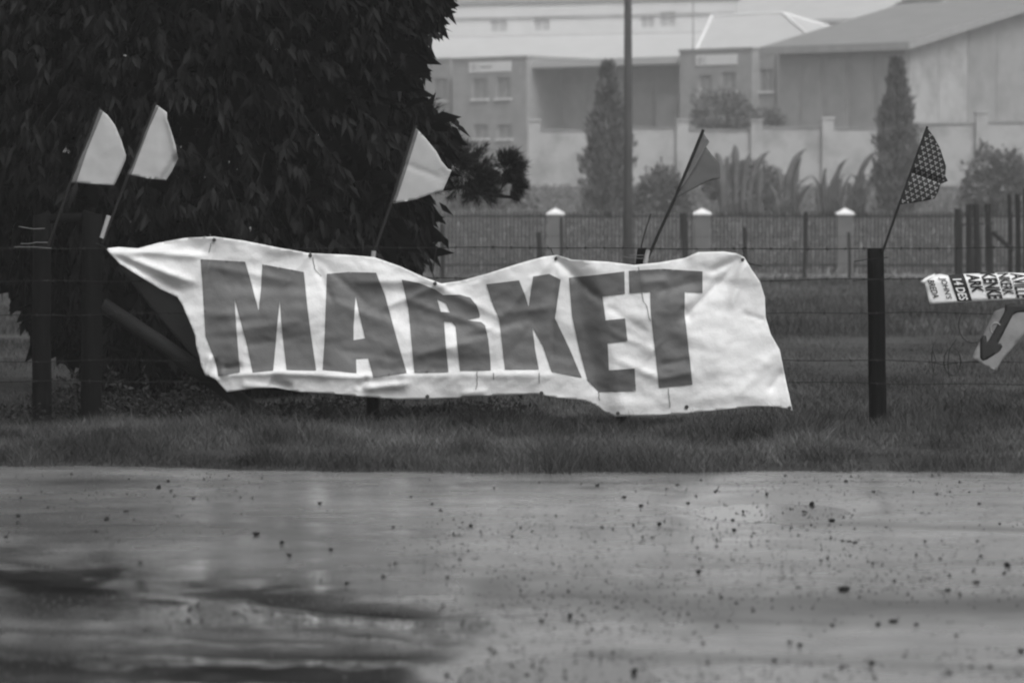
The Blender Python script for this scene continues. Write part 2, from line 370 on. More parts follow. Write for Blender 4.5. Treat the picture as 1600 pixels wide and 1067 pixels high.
def window(fr, r, d, parent, sill=True, pane='pane', fm='frame'):
    a0, a1, z0, z1 = r; mb = MB(); fr.box(mb, a0, a1, d - 0.22, d - 0.18, z0, z1); wn = mb.build('window', M[pane], parent)
    mb = MB(); w_ = 0.07
    for b in ((a0, a0 + w_, z0, z1), (a1 - w_, a1, z0, z1), ((a0 + a1) / 2 - w_ / 2, (a0 + a1) / 2 + w_ / 2, z0 + w_, z1 - w_)):
        fr.box(mb, b[0], b[1], d - 0.177, d - 0.10, b[2], b[3])
    fr.box(mb, a0 + w_, a1 - w_, d - 0.175, d - 0.098, z0, z0 + w_); fr.box(mb, a0 + w_, a1 - w_, d - 0.175, d - 0.098, z1 - w_, z1)
    mb.build('frame', M[fm], wn)
    if sill:
        mb = MB(); fr.box(mb, a0 - 0.12, a1 + 0.12, d - 0.05, d + 0.18, z0 - 0.16, z0 - 0.005); mb.build('sill', M['white'], wn)
FB = Frame(825, 362)
GZ = 4.4
bld = thing('office_building', 'two storey brick office row with sign boards and a recessed loading bay', 'building', FB.p(0, 0, GZ))
def block(x0, x1, ytop, wins, d, back=-7.0, cap=True, m='brick', sign=None, emblem=None):
    a0, a1, _, zt = FB.rect(x0, x1, ytop, ytop + 10, d); ops = [FB.rect(*q, d) for q in wins]
    mb = MB(); wall_openings(mb, FB, a0, a1, GZ, zt, d - 0.35, d, ops); FB.box(mb, a0, a1, back, d - 0.35, GZ, zt); mb.build('wall', M[m], bld)
    if cap:
        mb = MB(); FB.box(mb, a0 - 0.08, a1 + 0.08, back, d + 0.10, zt + 0.002, zt + 0.22); mb.build('coping', M['brick_d'], bld)
    for o in ops: window(FB, o, d, bld)
    if sign:
        a, b_, z, z2 = FB.rect(*sign, d); mb = MB(); FB.box(mb, a, b_, d + 0.01, d + 0.09, z, z2); sg = mb.build('sign_board', M['white'], bld)
        mb = MB(); h = z2 - z
        mid = a + (b_ - a) * 0.22; FB.box(mb, mid - 0.03, mid + 0.03, d + 0.093, d + 0.10, z + 0.05, z2 - 0.05)
        c = a + (b_ - a) * 0.11
        for k in range(10):
            t0 = 2 * math.pi * k / 10; FB.box(mb, c + math.cos(t0) * h * .24 - .06, c + math.cos(t0) * h * .24 + .06, d + .093, d + .1, z + h / 2 + math.sin(t0) * h * .24 - .06, z + h / 2 + math.sin(t0) * h * .24 + .06)
        mb.build('emblem', M['frame'], sg)
        if emblem:
            mb = MB(); q0 = a + (b_ - a) * 0.27; q1 = a + (b_ - a) * 0.55; FB.box(mb, q0, q1, d + .093, d + .1, z + h * .42, z + h * .60); mb.build('lettering', M['frame'], sg)
    return a0, a1, zt
block(560, 703, 97, [(677, 703 - 4, 123, 157), (600, 640, 123, 157)], 0.0)
block(707, 823, 93, [(738, 762, 122, 155), (775, 798, 121, 154), (740, 763, 195, 217), (777, 800, 195, 217)], 1.2, sign=(734, 799, 97, 113), emblem=True)
block(1062, 1175, 80, [(1092, 1113, 118, 147), (1127, 1150, 113, 143), (1095, 1115, 190, 212), (1129, 1150, 188, 210)], 1.2, sign=(1088, 1152, 86, 102))
block(1178, 1211, 83, [(1187, 1208, 108, 143)], 0.2)
block(1214, 1252, 74, [(1223, 1242, 100, 133)], 0.5, cap=False, m='brick_d')
a0, a1, z0, z1 = FB.rect(826, 1060, 94, 108, 0.6); zb = FB.sz(940, 105, 0.6)[1]; zt = FB.sz(940, 92, 0.6)[1]
mb = MB(); FB.box(mb, a0, a1, -3.48, 0.6, zb + 0.1, zt); mb.build('canopy', M['roof_w'], bld)
mb = MB(); FB.box(mb, a0, a1, -6.9, -3.5, GZ, zt - 0.1); mb.build('bay_wall', M['brick_d'], bld)
for q in ((850, 915), (935, 1020)):
    r0 = FB.sz(q[0], 120, -3.4)[0]; r1 = FB.sz(q[1], 120, -3.4)[0]
    mb = MB(); FB.box(mb, r0, r1, -3.495, -3.4, GZ, zb - 1.2); dr = mb.build('dock_door', M['door'], bld)
    mb = MB()
    for k in range(9): FB.box(mb, r0 + 0.02, r1 - 0.02, -3.397, -3.36, GZ + 0.3 + k * 0.5, GZ + 0.34 + k * 0.5)
    mb.build('slat', M['door'], dr)
r0 = FB.sz(1026, 150, -1.0)[0]; r1 = FB.sz(1060, 150, -1.0)[0]
mb = MB(); FB.box(mb, r0, r1 - 0.05, -2.0, -1.0, GZ, FB.sz(1040, 148, -1)[1]); mb.build('bay_screen', M['plaster_g'], bld)
# thin mast in front of the far sheds
mast_p = FB.p(FB.sz(1083, 80, -3.0)[0], -3.0, 0)
tag(MB().tube([(mast_p[0], mast_p[1], GZ), (mast_p[0], mast_p[1], 27)], [0.07, 0.05], 8).build('radio_mast', M['frame']), 'thin radio mast rising behind the brick office row', 'mast')

# ---- warehouse with the pitched roof, right
C0 = P(1415, 65, 324); FW = Frame(1415, 324); EZ = C0.z
wh = thing('warehouse', 'big grey warehouse with a wide overhanging pitched roof and wall piers', 'building', FW.p(0, 0, GZ))
LA, WG, RISE = 12.2, 35.0, 3.85       # eave side length, gable width, ridge rise
def wpt(a, g, z): q = FW.o + FW.t * a - FW.n * g; return (q.x, q.y, z)   # a along the eave wall (0 = near corner), g along the gable
def wbox(mb, a0, a1, g0, g1, z0, z1):
    return mb.hexa([wpt(a0, g0, z0), wpt(a1, g0, z0), wpt(a1, g1, z0), wpt(a0, g1, z0), wpt(a0, g0, z1), wpt(a1, g0, z1), wpt(a1, g1, z1), wpt(a0, g1, z1)])
mb = MB(); mb.add([wpt(-LA, 0.2, GZ), wpt(-0.2, 0.2, GZ), wpt(-0.2, WG, GZ), wpt(-LA, WG, GZ), wpt(-LA, 0.2, EZ - .25), wpt(-0.2, 0.2, EZ - .25), wpt(-0.2, WG, EZ - .25), wpt(-LA, WG, EZ - .25), wpt(-LA, WG / 2, EZ + RISE - .3), wpt(-0.2, WG / 2, EZ + RISE - .3)],
    [(0, 1, 5, 4), (1, 2, 6, 9, 5), (2, 3, 7, 6), (3, 0, 4, 8, 7), (4, 5, 9, 8), (9, 6, 7, 8)])
mb.build('wall', M['brick_d'], wh)
for k, aa in enumerate((-9.9, -7.45, -5.05, -2.65)):
    mb = MB(); wbox(mb, aa, aa + 1.8, 0.03, 0.195, GZ, EZ - 1.0); mb.build('wall_panel', M['plaster_g'], wh)
for aa in (-0.42,):
    mb = MB(); wbox(mb, aa, -0.05, 0.0, 0.36, GZ, EZ - 0.35); mb.build('pier', M['brick'], wh)
k = 0.5
while k < WG / 2:     # gable panels between thin joints
    g1 = min(k + 3.9, WG / 2); sl_ = RISE / (WG / 2); zt_ = EZ - 0.5 + sl_ * k
    mb = MB(); mb.add([wpt(-0.17, k, GZ), wpt(-0.17, g1 - .08, GZ), wpt(-0.17, g1 - .08, zt_ + sl_ * (g1 - k)), wpt(-0.17, k, zt_), wpt(-0.06, k, GZ), wpt(-0.06, g1 - .08, GZ), wpt(-0.06, g1 - .08, zt_ + sl_ * (g1 - k)), wpt(-0.06, k, zt_)],
        [(0, 1, 2, 3), (7, 6, 5, 4), (0, 4, 5, 1), (1, 5, 6, 2), (2, 6, 7, 3), (3, 7, 4, 0)])
    mb.build('wall_panel', M['plaster'] if k < 8 else M['plaster_g'], wh); k += 3.9
OV = 0.95
for sgn in (0, 1):
    g = (lambda q: q) if sgn == 0 else (lambda q: WG - q); sl = RISE / (WG / 2)
    def rp(a, q, dz): return wpt(a, g(q), EZ + sl * q + dz)
    mb = MB(); mb.add([rp(-LA - OV, -OV, -.1), rp(OV, -OV, -.1), rp(OV, WG / 2, -.1), rp(-LA - OV, WG / 2, -.1), rp(-LA - OV, -OV, .12), rp(OV, -OV, .12), rp(OV, WG / 2, .12), rp(-LA - OV, WG / 2, .12)],
        [(0, 1, 2, 3), (7, 6, 5, 4), (0, 4, 5, 1), (1, 5, 6, 2), (2, 6, 7, 3), (3, 7, 4, 0)])
    rf = mb.build('roof', M['roof_g'], wh)
    mb = MB(); mb.add([rp(OV + .002, -OV, -.45), rp(OV + .06, -OV, -.45), rp(OV + .06, WG / 2, -.45), rp(OV + .002, WG / 2, -.45), rp(OV + .002, -OV, .16), rp(OV + .06, -OV, .16), rp(OV + .06, WG / 2, .16), rp(OV + .002, WG / 2, .16)],
        [(0, 1, 2, 3), (7, 6, 5, 4), (0, 4, 5, 1), (1, 5, 6, 2), (2, 6, 7, 3), (3, 7, 4, 0)]); mb.build('barge_board', M['brick_d'], rf)
    mb = MB(); mb.add([rp(-LA - OV, -OV - .06, -.45), rp(OV, -OV - .06, -.45), rp(OV, -OV - .002, -.45), rp(-LA - OV, -OV - .002, -.45), rp(-LA - OV, -OV - .06, .14), rp(OV, -OV - .06, .14), rp(OV, -OV - .002, .14), rp(-LA - OV, -OV - .002, .14)],
        [(0, 1, 2, 3), (7, 6, 5, 4), (0, 4, 5, 1), (1, 5, 6, 2), (2, 6, 7, 3), (3, 7, 4, 0)]); mb.build('fascia', M['brick_d'], rf)

# ---- pale sheds beyond
TF2 = Vector((.925, -.38)); NF2 = Vector((-.38, -.925)); FS = Frame(880, 445, TF2, NF2); sh = thing('factory_shed', 'tall white factory shed with small upper windows behind the offices', 'building', FS.p(0, 0, GZ))
sa0, sa1 = FS.sz(420, 50)[0], FS.sz(1150, 50)[0]; szt = FS.sz(880, 7)[1]
swins = [FS.rect(*q) for q in ((765, 792, 30, 51), (833, 859, 28, 49), (1000, 1022, 22, 44), (1030, 1055, 19, 43))]
mb = MB(); wall_openings(mb, FS, sa0, sa1, GZ, szt, -0.4, 0, swins); mb.build('wall', M['cladding'], sh)
for q in swins: window(FS, q, 0.0, sh, sill=False, pane='pane_far', fm='cladding')
def slab(fr, pts, th):   # pts: (a, d, z)
    b = [fr.p(a, d, z) for a, d, z in pts]; t = [(x, y, z + th) for x, y, z in b]; n = len(b)
    return MB().add(b + t, [tuple(reversed(range(n))), tuple(range(n, 2 * n))] + [(i, (i + 1) % n, n + (i + 1) % n, n + i) for i in range(n)])
slab(FS, [(sa0 - 1, 0.12, szt + .01), (sa1 + 0.3, 0.12, szt + .01), (sa1 + .3, -24, szt + 6), (sa0 - 1, -24, szt + 6)], 0.3).build('roof', M['roof_g'], sh)
za = FS.sz(880, 58)[1]; zb_ = FS.sz(880, 100, 12)[1]
slab(FS, [(sa0 - 1, 12, zb_), (sa1 + 0.3, 12, zb_), (sa1 + .3, 0.01, za), (sa0 - 1, 0.01, za)], 0.15).build('lean_to_roof', M['roof_w'], sh)
mb = MB(); FS.box(mb, sa0, sa1, 11.3, 11.6, GZ, zb_ - .05); mb.build('lean_to_wall', M['cladding'], sh)
for q in (27, 57):
    z = FS.sz(880, q)[1]; mb = MB(); FS.box(mb, sa0, sa1, 0.003, 0.12, z - .12, z + .12); mb.build('cladding_rail', M['plaster'], sh)
FH = Frame(1160, 405); hh = thing('hipped_shed', 'pale shed with a hipped sheet roof and white ridge caps', 'building', FH.p(0, 0, GZ))
HA, HD = 19.0, 16.0; hz0 = FH.sz(1160, 82)[1]; hz1 = FH.sz(1165, 24, -8)[1]
h0 = FH.sz(1085, 80)[0]; h1 = FH.sz(1268, 80)[0] + 1.5; r0 = FH.sz(1112, 26, -8)[0]; r1 = FH.sz(1222, 20, -8)[0]
mb = MB(); FH.box(mb, h0 + .4, h1 - .4, -HD + .4, -.4, GZ, hz0 - .02); mb.build('wall', M['plaster'], hh)
V8 = [FH.p(h0, 0, hz0), FH.p(h1, 0, hz0), FH.p(h1, -HD, hz0), FH.p(h0, -HD, hz0), FH.p(r0, -8, hz1), FH.p(r1, -8, hz1)]
rf = MB().add(V8, [(0, 1, 5, 4), (1, 2, 5), (2, 3, 4, 5), (3, 0, 4), (3, 2, 1, 0)]).build('roof', M['roof_w'], hh)
for a, b in ((4, 5), (1, 5), (0, 4), (2, 5)):
    MB().tube([Vector(V8[a]) + Vector((0, 0, .06)), Vector(V8[b]) + Vector((0, 0, .06))], 0.16, 6).build('ridge_cap', M['white'], rf)
FG = Frame(1240, 466); gs = thing('gabled_shed', 'farthest pale gabled shed showing above the hipped roof', 'building', FG.p(0, 0, GZ))
g0 = FG.sz(1095, 40)[0]; g1 = FG.sz(1330, 40)[0] + 3; gz0 = FG.sz(1200, 38)[1]; gz1 = gz0 + 4.0
mb = MB(); FG.box(mb, g0 + .3, g1 - .3, -18.6, -.3, GZ, gz0 - .02); mb.build('wall', M['cladding'], gs)
slab(FG, [(g0, 0.4, gz0), (g1, 0.4, gz0), (g1, -9.5, gz1), (g0, -9.5, gz1)], 0.2).build('roof', M['roof_w'], gs)
slab(FG, [(g0, -9.51, gz1), (g1, -9.51, gz1), (g1, -19, gz0), (g0, -19, gz0)], 0.2).build('roof', M['roof_w'], gs)
mb = MB(); FG.box(mb, g0, g1, 0.41, 0.6, gz0 - .15, gz0 + .25); mb.build('gutter', M['white'], gs)

# ---- boundary wall with piers
WY = 240.0
bw_ = thing('boundary_wall', 'long pale plastered boundary wall with taller piers below the buildings', 'wall', P(1180, 290, WY))
piers = [835, 950, 1066, 1182, 1293, 1408, 1533, 1650, 1765]
tops = [196, 196, 196, 196, 193, 190, 184, 184, 184]
for i, x in enumerate(piers):
    X = P(x, 300, WY).x; zt = P(x, tops[i] - 6, WY).z; zg = fz(X, WY) - 0.4
    mb = MB(); mb.box(X - .33, X + .33, WY - .33, WY + .33, zg, zt); mb.box(X - .38, X + .38, WY - .38, WY + .38, zt + .002, zt + .14); mb.build('pier', M['plaster'], bw_)
    if i + 1 < len(piers):
        X2 = P(piers[i + 1], 300, WY).x; zt2 = P(x, max(tops[i], tops[i + 1]) + (5 if i % 2 else 9), WY).z
        mb = MB(); mb.box(X + .332, X2 - .332, WY - .1, WY + .1, zg, zt2); pn = mb.build('wall_panel', M['plaster'], bw_)
        mb = MB(); mb.box(X + .335, X2 - .335, WY - .16, WY + .16, zt2 + .002, zt2 + .1); mb.build('coping', M['plaster_g'], pn)

# ------------------------------------------------------------------ foliage helpers
def leaf_cards(C, D, Nn, L, W, tone, bend=0.15):
    """lanceolate leaves: centres of base C, direction D, normal Nn, length L, width W -> folded blades of 4 triangles"""
    D = D / np.linalg.norm(D, axis=1)[:, None]; S = np.cross(D, Nn); S /= (np.linalg.norm(S, axis=1)[:, None] + 1e-9); U = np.cross(S, D)
    L = L[:, None]; W = W[:, None]; n = len(C)
    a = C; b = C + D * L * .42 + S * W * .5 + U * W * .12; c = C + D * L * .42 - S * W * .5 + U * W * .12; m = C + D * L * .45 - U * W * .05; e = C + D * L - U * L * bend
    V = np.stack([a, b, m, c, e], 1).reshape(-1, 3); o = (np.arange(n) * 5)[:, None]
    T = np.concatenate([o + np.array([[0, 1, 2]]), o + np.array([[0, 2, 3]]), o + np.array([[1, 4, 2]]), o + np.array([[2, 4, 3]])], 0)
    return V, T, np.repeat(tone, 5)
def unit(n, rng=RNG):
    v = rng.normal(size=(n, 3)); return v / np.linalg.norm(v, axis=1)[:, None]
def blades(C, H, Wd, lean, tone):
    """grass blades, two bent segments"""
    n = len(C); az = RNG.uniform(0, 2 * np.pi, n); s = np.stack([np.cos(az), np.sin(az), 0 * az], 1)
    la = RNG.uniform(0, 2 * np.pi, n); ld = np.stack([np.cos(la), np.sin(la), 0 * la], 1) * (lean * H * RNG.uniform(.2, 1.6, n))[:, None]
    up = np.zeros((n, 3)); up[:, 2] = H; w_ = (Wd * .5)[:, None]
    V = np.stack([C - s * w_, C + s * w_, C + up * .55 + ld * .35 - s * w_ * .8, C + up * .55 + ld * .35 + s * w_ * .8, C + up + ld], 1).reshape(-1, 3)
    o = (np.arange(n) * 5)[:, None]
    T = np.concatenate([o + np.array([[0, 1, 3]]), o + np.array([[0, 3, 2]]), o + np.array([[2, 3, 4]])], 0)
    return V, T, np.repeat(tone, 5)
def join(parts):
    V = []; T = []; t = []; o = 0
    for v, f, q in parts: V.append(v); T.append(f + o); t.append(q); o += len(v)
    return np.concatenate(V), np.concatenate(T), np.concatenate(t)

# ------------------------------------------------------------------ trees and shrubs behind the far fence
def cypress(x, ytop, wpx, Y, label, seed):
    rng = np.random.default_rng(seed); base = P(x, 340, Y); z0 = fz(base.x, Y); top = P(x, ytop, Y).z; H = top - z0; R = wpx / F * Y / 2
    root = thing('cypress_tree', label, 'tree', (base.x, Y, z0), 'dark cypress trees by the far fence')
    n = 9000; h = rng.uniform(0, 1, n) ** 0.8; az = rng.uniform(0, 2 * np.pi, n)
    prof = np.where(h < .42, 1.0 + .1 * (.42 - h), 1 - .93 * ((h - .42) / .58) ** 1.05)
    rr = R * prof * np.sqrt(rng.uniform(.12, 1, n)) * (0.72 + 1.0 * (vnoise(az * 2.2 + 10, h * 15, seed) - .25) + .5 * (vnoise(az * 5 + 3, h * 40, seed + 1) - .5)) + .03
    C = np.stack([base.x + rr * np.cos(az), Y + rr * np.sin(az), z0 + .15 + h * (H - .3)], 1)
    D = np.stack([np.cos(az) * .55, np.sin(az) * .55, np.full(n, 1.0)], 1) + unit(n, rng) * .35
    V, T, t = leaf_cards(C, D, unit(n, rng), rng.uniform(.18, .44, n), rng.uniform(.07, .14, n), rng.uniform(.6, 1.4, n))
    kind(np_mesh('crown', V, T, M['cyp'], root, t), 'stuff')
    MB().tube([(base.x, Y, z0 - .1), (base.x + .02, Y, z0 + H * .5), (base.x, Y, z0 + H * .93)], [.13, .08, .02], 7).build('trunk', M['bark'], root)
cypress(950, 98, 64, 186, 'dark cypress tree just left of the utility pole', 1)
cypress(1401, 92, 62, 186, 'dark cypress tree behind the patterned flag', 2)
def shrub(x0, x1, ytop, ybase, Y, label, seed, n=3500, spikes=0, name='shrub', lf=.30, m='shrub'):
    rng = np.random.default_rng(seed); b = P((x0 + x1) / 2, ybase, Y); z0 = min(fz(b.x, Y), b.z) if Y < 235 else b.z; top = P(0, ytop, Y).z; R = (x1 - x0) / F * Y / 2; H = top - z0
    root = thing(name, label, 'shrub', (b.x, Y, z0), 'shrubs between the far fence and the boundary wall')
    u = unit(n, rng); r = rng.uniform(.25, 1, n) ** .45 * (0.45 + 1.0 * vnoise(u[:, 0] * 2.6 + 7, u[:, 2] * 2.6 + u[:, 1] * 2, seed) + .35 * (vnoise(u[:, 0] * 9 + 2, u[:, 2] * 9 + u[:, 1] * 5, seed + 3) - .5))
    C = np.stack([b.x + u[:, 0] * R * r, Y + u[:, 1] * R * .8 * r, z0 + H * .45 + u[:, 2] * H * .5 * r], 1)
    V, T, t = leaf_cards(C, u + unit(n, rng) * .7 + np.array([0, 0, .3]), unit(n, rng), rng.uniform(.6, 1.2, n) * lf, rng.uniform(.3, .5, n) * lf, rng.uniform(.6, 1.4, n))
    kind(np_mesh('foliage', V, T, M[m], root, t), 'stuff')
    mb = MB()
    for k in range(5):
        q = rng.uniform(0, 6.28); mb.tube([(b.x + .05 * math.cos(q), Y + .05 * math.sin(q), z0 - .1), (b.x + R * .5 * math.cos(q), Y + R * .4 * math.sin(q), z0 + H * .6)], [.04, .012], 5)
    mb.build('stems', M['bark'], root)
    return root
shrub(1105, 1215, 250, 340, 192, 'rounded dark shrub right of the grey flag', 11, 5000)
shrub(990, 1075, 262, 345, 194, 'low bushy shrub behind the utility pole', 12, 3500)
shrub(1505, 1625, 226, 345, 188, 'loose dark shrub above the timber posts at right', 13, 5000)
shrub(1088, 1180, 142, 215, 300, 'misty round bush in front of the second sign block', 14, 3500, lf=.45)
shrub(1182, 1232, 172, 215, 303, 'small misty bush below the single upper window', 15, 1500, lf=.4)
shrub(700, 830, 285, 350, 198, 'low hazy shrub behind the pine branch', 16, 3000)
def strap_plant(x, Y, leaves, label, seed):
    rng = np.random.default_rng(seed); b = P(x, 335, Y); z0 = fz(b.x, Y)
    root = thing('strap_leaf_plant', label, 'plant', (b.x, Y, z0), 'tall strap leaved plants by the far fence')
    x_ = [l[0] for l in leaves]; leaves = [(a, b, c, d * .9) for a, b, c, d in leaves] + [(rng.uniform(min(x_) - 8, max(x_) + 8), rng.uniform(min(x_) - 30, max(x_) + 34), rng.uniform(262, 315), rng.uniform(3, 6)) for _ in range(16)]
    for (bx, tx, ty, wpx) in leaves:
        p0 = P(bx, 340, Y); p0.z = z0; p2 = P(tx, ty, Y); n = 9; V = []; Fc = []; dy = rng.uniform(-.5, .5)
        for i in range(n):
            t = i / (n - 1); c = Vector((p0.x + (p2.x - p0.x) * t ** 2.2, Y + dy * t, z0 + (p2.z - z0) * (1 - (1 - t) ** 1.5)))
            hw = wpx / F * Y * .5 * rng.uniform(.75, 1.2) * (math.sin(math.pi * min(1, (t * .9 + .1))) ** .7 * .9 + .1)
            V += [tuple(c + Vector((-hw, 0.02, 0))), tuple(c + Vector((0, -hw * .5, 0))), tuple(c + Vector((hw, 0.02, 0)))]
        for i in range(n - 1):
            o = i * 3; Fc += [(o, o + 1, o + 4, o + 3), (o + 1, o + 2, o + 5, o + 4)]
        ob = MB().add(V, Fc).build('leaf', M['cyp_leaf'], root, True); s = ob.modifiers.new('thickness', 'SOLIDIFY'); s.thickness = .01
    return root
M['cyp_leaf'] = mat('strap_leaf', 0.11, 0.7, 0.3, 2, 0, spec=0.2)
strap_plant(1235, 190, [(1228, 1262, 232, 13), (1240, 1252, 246, 10), (1222, 1215, 262, 12), (1234, 1236, 270, 12), (1246, 1275, 285, 9), (1215, 1200, 290, 10)], 'strap leaved clump with the tallest arching leaf right of the rounded shrub', 3)
strap_plant(1295, 190, [(1286, 1290, 262, 9), (1300, 1325, 248, 11), (1296, 1306, 275, 11), (1280, 1276, 292, 10), (1308, 1318, 280, 9)], 'strap leaved clump in the middle behind a white capped pillar', 4)
strap_plant(1345, 190, [(1336, 1372, 236, 12), (1342, 1352, 270, 12), (1330, 1326, 285, 10), (1350, 1366, 290, 9)], 'strap leaved clump beside the right cypress', 5)
strap_plant(1160, 187, [(1130, 1119, 238, 16), (1150, 1148, 226, 14), (1170, 1204, 236, 14), (1140, 1135, 245, 14), (1160, 1172, 240, 12), (1185, 1190, 262, 12)], 'spiky clump standing up out of the rounded shrub', 6)

# ------------------------------------------------------------------ palisade fence with capped pillars
PY = 133.0
pill = [413, 642, 868, 1097, 1320]
for i, x in enumerate(pill):
    X = P(x, 400, PY).x; z0 = fz(X, PY); zt = P(x, 336, PY).z
    lab = ['white capped fence pillar hidden behind the tree', 'white capped fence pillar at the edge of the tree', 'white capped fence pillar left of the utility pole', 'white capped fence pillar right of the grey flag stick', 'white capped fence pillar left of the dark timber post'][i]
    if i < 1: continue
    o = thing('fence_pillar', lab, 'pillar', (X, PY, z0), 'white capped pillars of the palisade fence')
    MB().box(X - .25, X + .25, PY - .25, PY + .25, z0 - .3, zt).build('shaft', M['pillar'], o)
    mb = MB(); mb.box(X - .29, X + .29, PY - .29, PY + .29, zt + .002, zt + .06)
    mb.add([(X - .29, PY - .29, zt + .06), (X + .29, PY - .29, zt + .06), (X + .29, PY + .29, zt + .06), (X - .29, PY + .29, zt + .06), (X, PY, zt + .22)], [(0, 1, 4), (1, 2, 4), (2, 3, 4), (3, 0, 4)])
    mb.build('cap', M['white'], o)
pale_me = None
secs = [(642, 868, 'palisade section at the right edge of the tree'), (868, 1097, 'palisade section crossed by the utility pole'), (1097, 1320, 'palisade section between the grey flag and the right pillar'), (1320, 1640, 'palisade section right of the last white capped pillar')]
for xa, xb, lab in secs:
    Xa = P(xa, 400, PY).x + .27; Xb = P(xb, 400, PY).x - .27; z0 = fz((Xa + Xb) / 2, PY); zt = P(1000, 331, PY).z
    o = thing('palisade_fence', 'grey steel ' + lab, 'fence', ((Xa + Xb) / 2, PY, z0), 'palisade fence sections')
    for zz in (z0 + .28, zt - .14):
        MB().box(Xa, Xb, PY + .02, PY + .06, zz - .03, zz + .03).build('rail', M['pale_steel'], o)
    if pale_me is None:
        h = zt - z0 - .02; mb = MB()
        mb.add([(-.024, .01, 0), (0, -.015, 0), (.024, .01, 0), (-.024, .01, h - .05), (0, -.015, h), (.024, .01, h - .05), (-.024, .016, 0), (.024, .016, 0), (-.024, .016, h - .05), (.024, .016, h - .05)],
            [(0, 1, 4, 3), (1, 2, 5, 4), (2, 7, 9, 5), (7, 6, 8, 9), (6, 0, 3, 8), (3, 4, 5, 9, 8)])
        pale_me = bpy.data.meshes.new('pale'); pale_me.from_pydata(mb.v, [], mb.f); pale_me.materials.append(M['pale_steel'])
    n = int((Xb - Xa) / .118)
    for k in range(n):
        p = bpy.data.objects.new('pale', pale_me); COL.objects.link(p); p.parent = o
        p.location = (Xa + .06 + k * (Xb - Xa - .12) / (n - 1) - o.location.x, 0, .05)

# utility pole
pp = P(982, 420, 126); z0 = fz(pp.x, 126); pt = P(981, -60, 126)
pole = tag(MB().tube([(pp.x, 126, z0 - .5), (pp.x - .01, 126, 3), (pt.x, 126, 9.6)], [.145, .13, .105], 14).build('utility_pole', M['pole'], None, True), 'tall plain wooden utility pole rising past the top', 'pole')

# ------------------------------------------------------------------ middle wire fence and timber posts
MY = 118.0
mf = thing('far_wire_fence', 'sparse far wire fence of thin leaning posts before the palisade', 'fence', P(1068, 438, MY))
for (xt, xb, yt, wpx) in ((841, 846, 363, 9), (877, 877, 340, 5), (1067, 1072, 333, 11), (1162, 1168, 355, 6), (1258, 1256, 331, 6), (1326, 1328, 363, 5), (690, 692, 350, 6)):
    t = P(xt, yt, MY); b = P(xb, 438, MY); r = wpx / F * MY / 2
    MB().tube([(b.x, MY, fz(b.x, MY) - .3), ((b.x + t.x) / 2 + .01, MY, (t.z) / 2), (t.x, MY, t.z)], [r * 1.05, r, r * .95], 8, jitter=.06).build('post', M['timber2'], mf)
for zz in (.45, .85, 1.2):
    MB().tube([(x, MY - .03, zz + .02 * math.sin(x)) for x in np.linspace(-12, 16, 15)], .006, 4).build('strand', M['wire'], mf)
TY = 100.0
for lab, posts, brace in (('cluster of dark timber gateposts above the tilted placard', [(1497, 1499, 326, 11, 0), (1493, 1497, 345, 6, -.3), (1514, 1516, 319, 11, 0), (1525, 1528, 319, 11, .25), (1543, 1548, 319, 10, .5)], [(1550, 362), (1583, 392)]),
                        ('tall dark timber posts at the right edge of the picture', [(1577, 1580, 303, 7, .6), (1590, 1592, 303, 9, .4), (1604, 1604, 294, 11, .1)], None)):
    x_ = posts[0][0]; o = thing('timber_posts', lab, 'posts', P(x_, 451, TY), 'dark timber posts beyond the field')
    for (xt, xb, yt, wpx, dy) in posts:
        t = P(xt, yt, TY + dy); b = P(xb, 451, TY + dy); r = wpx / F * TY / 2
        MB().tube([(b.x, TY + dy, fz(b.x, TY) - .3), ((b.x + t.x) / 2, TY + dy, t.z / 2), (t.x, TY + dy, t.z)], [r * 1.08, r, r * .96], 9, jitter=.05).build('post', M['timber2'], o)
    if brace: MB().tube([P(*brace[0], TY + .3), P(*brace[1], TY + .3)], .055, 7).build('brace', M['timber2'], o)
    if brace:
        for yy in (352,): MB().tube([P(1490, yy, TY - .12), P(1552, yy - 3, TY + .35)], .02, 6).build('rail', M['wire'], o)

# ------------------------------------------------------------------ the broad leaved tree
TRY = 34.6
CR = [(-330, -60), (-330, 150), (-220, 300), (-60, 392), (10, 420), (48, 455), (70, 520), (92, 548), (128, 535), (165, 600), (240, 622), (330, 615), (420, 598), (540, 560), (610, 490), (648, 420), (662, 350), (650, 300), (672, 250), (692, 222), (690, 188), (660, 165), (640, 130), (645, 90), (658, 45), (685, 0), (712, -80), (690, -250), (590, -430), (330, -560), (60, -520), (-200, -330)]
tree = thing('broadleaf_tree', 'big dark leafy tree filling the upper left behind the flags', 'tree', (P(255, 640, TRY).x, TRY, 0.0))
ppm = F / TRY
def crown_pts(n, shell, rng):
    out = []
    while sum(len(o) for o in out) < n:
        x = rng.uniform(-340, 720, n); y = rng.uniform(-570, 630, n); ok = inside(x, y, CR); x, y = x[ok], y[ok]
        e = edge_dist(x, y, CR) / ppm; hd = np.minimum(1.9, np.sqrt(2 * 1.6 * e))
        u = rng.uniform(-1, 1, len(x)); d = np.sign(u) * np.where(rng.uniform(0, 1, len(x)) < shell, np.abs(u) ** .22, np.abs(u)) * hd * (.85 + .3 * vnoise(x * .02, y * .02, 77))
        V = px_to_world(np.stack([x, y], 1), TRY, -d); out.append(V)
    return np.concatenate(out)[:n]
rng = np.random.default_rng(5)
